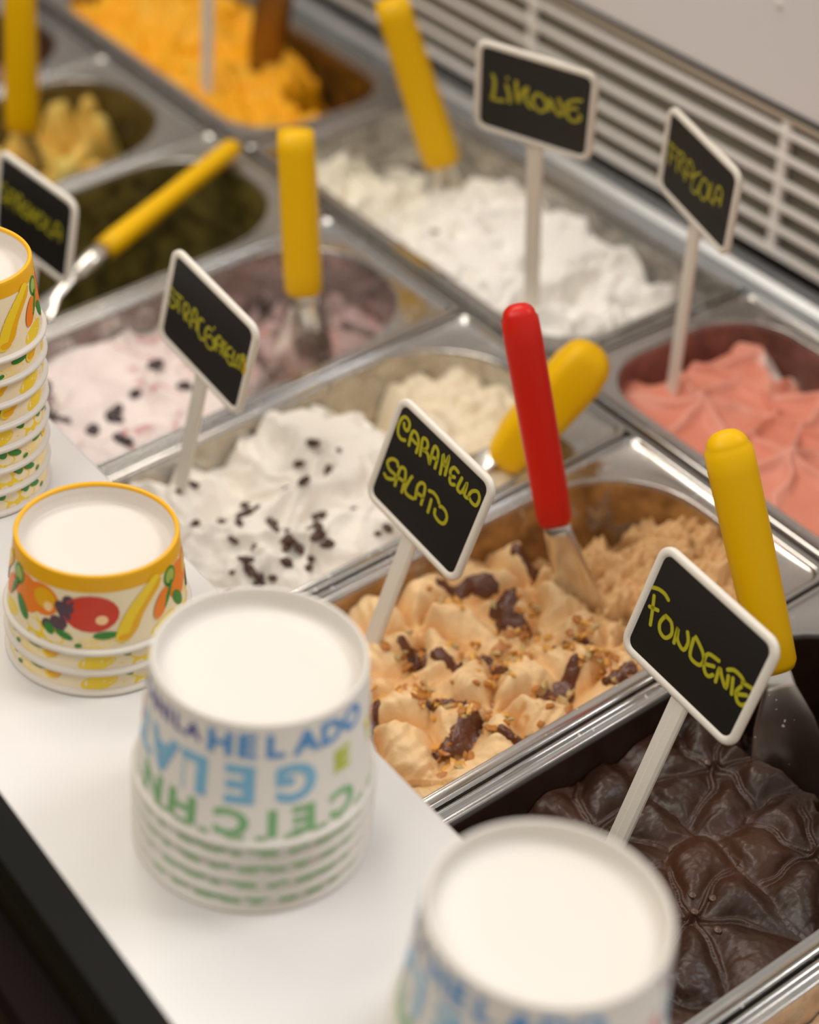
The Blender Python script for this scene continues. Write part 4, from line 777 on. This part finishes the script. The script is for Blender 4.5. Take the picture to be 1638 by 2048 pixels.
def fruit_cup():
    H, rb, rl, wl = .0400, .0365, .0428, .0405
    t = empty('paper_cup'); cup_mesh(H, rb, rl, wl, .0088, PAPER, t)
    W = Wrap(H, rb, wl); W.band(H - .0078, H - .0004, P_OR); W.build('orange_band', t)
    V = []; F = []; rp = [(rb + .0003, H - .0040), (rb + .00025, H - .0003), (rb - .0002, H + .0004), (rb - .0012, H + .0005), (rb - .0018, H - .0001), (rb - .0019, H - .0012)]
    for r_, z_ in rp: V += [(r_ * math.cos(2 * PI * i / 96), r_ * math.sin(2 * PI * i / 96), z_) for i in range(96)]
    for k in range(len(rp) - 1):
        for i in range(96): j = (i + 1) % 96; F.append((k * 96 + i, k * 96 + j, k * 96 + 96 + j, k * 96 + 96 + i))
    mesh('orange_rim', V, F, P_OR, t, True)
    W = Wrap(H, rb, wl); W.band(.0034, H - .0079, P_CREAM, .00006)
    for k in range(3):
        a0 = (k - 1) * .07645; r = random.Random(2)
        W.ell(a0 - .020, .0080, .020, .0070, -.25, P_YL, .00010); W.ell(a0 + .002, .0060, .014, .0032, .1, P_PALE, .00012); W.ell(a0 + .034, .0070, .008, .0040, .3, P_YL, .00010)
        W.ell(a0 - .0300, .0225, .0085, .0095, .2, P_ORG, .00018); W.ell(a0 - .0210, .0240, .0085, .0080, 0, P_ORG, .00020); W.ell(a0 - .0195, .0250, .0055, .0052, 0, P_OR, .00026); W.ell(a0 - .0175, .0215, .0022, .0024, 0, P_HI, .0003)
        W.ell(a0 - .0365, .0285, .0045, .0050, 0, P_GRN, .00024); W.ell(a0 - .0365, .0285, .0032, .0036, 0, P_KIWI, .00030)
        W.ell(a0 - .0320, .0140, .0028, .0060, .6, P_GRN, .00032)
        for q in range(12): W.ell(a0 - .0125 + r.uniform(-.0055, .0045), .0160 + r.uniform(-.004, .0055) + (.006 if q % 4 == 0 else 0), .0026, .0026, 0, P_DK, .00034 + q * 1e-5)
        W.ell(a0 - .0165, .0110, .0022, .0030, .4, P_GRN, .0005); W.ell(a0 - .0100, .0095, .0040, .0017, -.4, P_GRN, .0005); W.ell(a0 - .004, .0050, .0016, .0010, .3, P_GRN, .0005)
        W.ell(a0 + .0010, .0215, .0118, .0092, 0, P_RED, .00040); W.ell(a0 + .0055, .0185, .0026, .0024, 0, P_HI, .00046); W.ell(a0 + .0068, .0105, .0050, .0019, .05, P_GRN, .00046)
        for q in range(9):
            u = q / 8; W.ell(a0 + .0145 + .0150 * u - .003 * math.sin(3 * u), .0100 + .0205 * u, .0032, .0046, -.65, P_YL, .00050)
            W.ell(a0 + .0185 + .0130 * u - .002 * math.sin(3 * u), .0115 + .0175 * u, .0014, .0040, -.65, P_OR, .00055)
        W.ell(a0 + .0148, .0085, .0028, .0016, 0, P_OR, .0006)
        W.ell(a0 + .0330, .0185, .0036, .0075, -.5, P_ORG, .0006); W.ell(a0 + .0375, .0210, .0014, .0065, -.5, P_GRN, .0006)
    W.build('fruit_print', t)
    return t
def text_cup():
    H, rb, rl, wl = .0580, .0426, .0499, .0475
    t = empty('paper_cup'); cup_mesh(H, rb, rl, wl, .0080, PAPERW, t)
    W = Wrap(H, rb, wl); d = math.radians
    def ch(c_, deg, top, bot, m, rot=0.0, sx=1.0): W.text(c_, d(deg) * rb, H - (top + bot) / 2, (bot - top), rot, m, sx)
    for b in (0, 180):
        for c_, a in (('H', -18), ('E', -4), ('L', 10), ('A', 26), ('D', 41), ('O', 56)): ch(c_, a + b, .0040, .0150, T_BLUE, 0, 1.0)
        for c_, a in (('A', -33), ('L', -42), ('I', -49), ('N', -57), ('A', -67), ('V', -78)): ch(c_, a + b, .0050, .0125, T_NAVY)
        for c_, a in (('G', 21), ('E', -7), ('L', -31), ('A', -52), ('T', -72)): ch(c_, a + b, .0185, .0370, T_SKY, PI, .95)
        for q, z in enumerate((.0225, .0270, .0315, .0360)): W.text('L', d(-37 + b) * rb, H - z, .0030, PI, T_SKY)
        for c_, a, m in (('I', 44, T_LIME), ('E', 50, T_LIME), ('I', 84, T_RED), ('S', 96, T_RED), ('T', 74, T_YEL)): ch(c_, a + b, .0200, .0310, m, 0, .8)
        for c_, a in (('C', 48), ('E', 25), ('I', 9.5), ('C', -10), ('H', -36), ('N', -58)): ch(c_, a + b, .0395, .0530, T_GRN, PI, 1.05)
    for k in range(26):
        a = 2 * PI * k / 26; W.band(.0036, .0062, T_PALE, .0002, (a + .03) * rb, (a + .03 + (.15 if k % 3 else .09)) * rb)
    W.build('lettering', t)
    return t
def copy_tree(o, parent=None):
    c_ = o.copy(); COL.objects.link(c_)
    if parent is not None: c_.parent = parent
    for ch in [q for q in D.objects if q.parent == o and q != c_]: copy_tree(ch, c_)
    return c_
proto_f = fruit_cup(); proto_t = text_cup(); used = set()
def stack(proto, n, pitch, x, y, turn, where, group, seed):
    r = random.Random(seed)
    for k in range(n):
        if proto.name in used: o = copy_tree(proto)
        else: o = proto; used.add(proto.name)
        o.location = (x, y, .0401 + k * pitch); o.rotation_euler = (0, 0, VIEW + turn + (0 if k == n - 1 else r.uniform(-1.4, 1.4)))
        nm = {0: 'bottom cup', n - 1: 'top cup'}.get(k, None) or '%s cup from the bottom' % ['', 'second', 'third', 'fourth', 'fifth', 'sixth', 'seventh'][k]
        tag(o, '%s %s of %s' % ('upturned', nm, where), 'cup', group)
stack(proto_f, 8, .0126, .574, -.3931, .35, 'the tall fruit printed stack', 'tall stack of fruit printed paper cups', 1)
stack(proto_f, 3, .0115, .7244, -.3980, 0.0, 'the short fruit printed stack', 'short stack of fruit printed paper cups', 2)
stack(proto_t, 5, .0087, .8646, -.4018, 0.0, 'the lettered white stack mid shelf', 'middle stack of lettered paper cups', 3)
stack(proto_t, 5, .0087, 1.0272, -.3899, 2.4, 'the lettered white stack nearest the camera', 'nearest stack of lettered paper cups', 4)
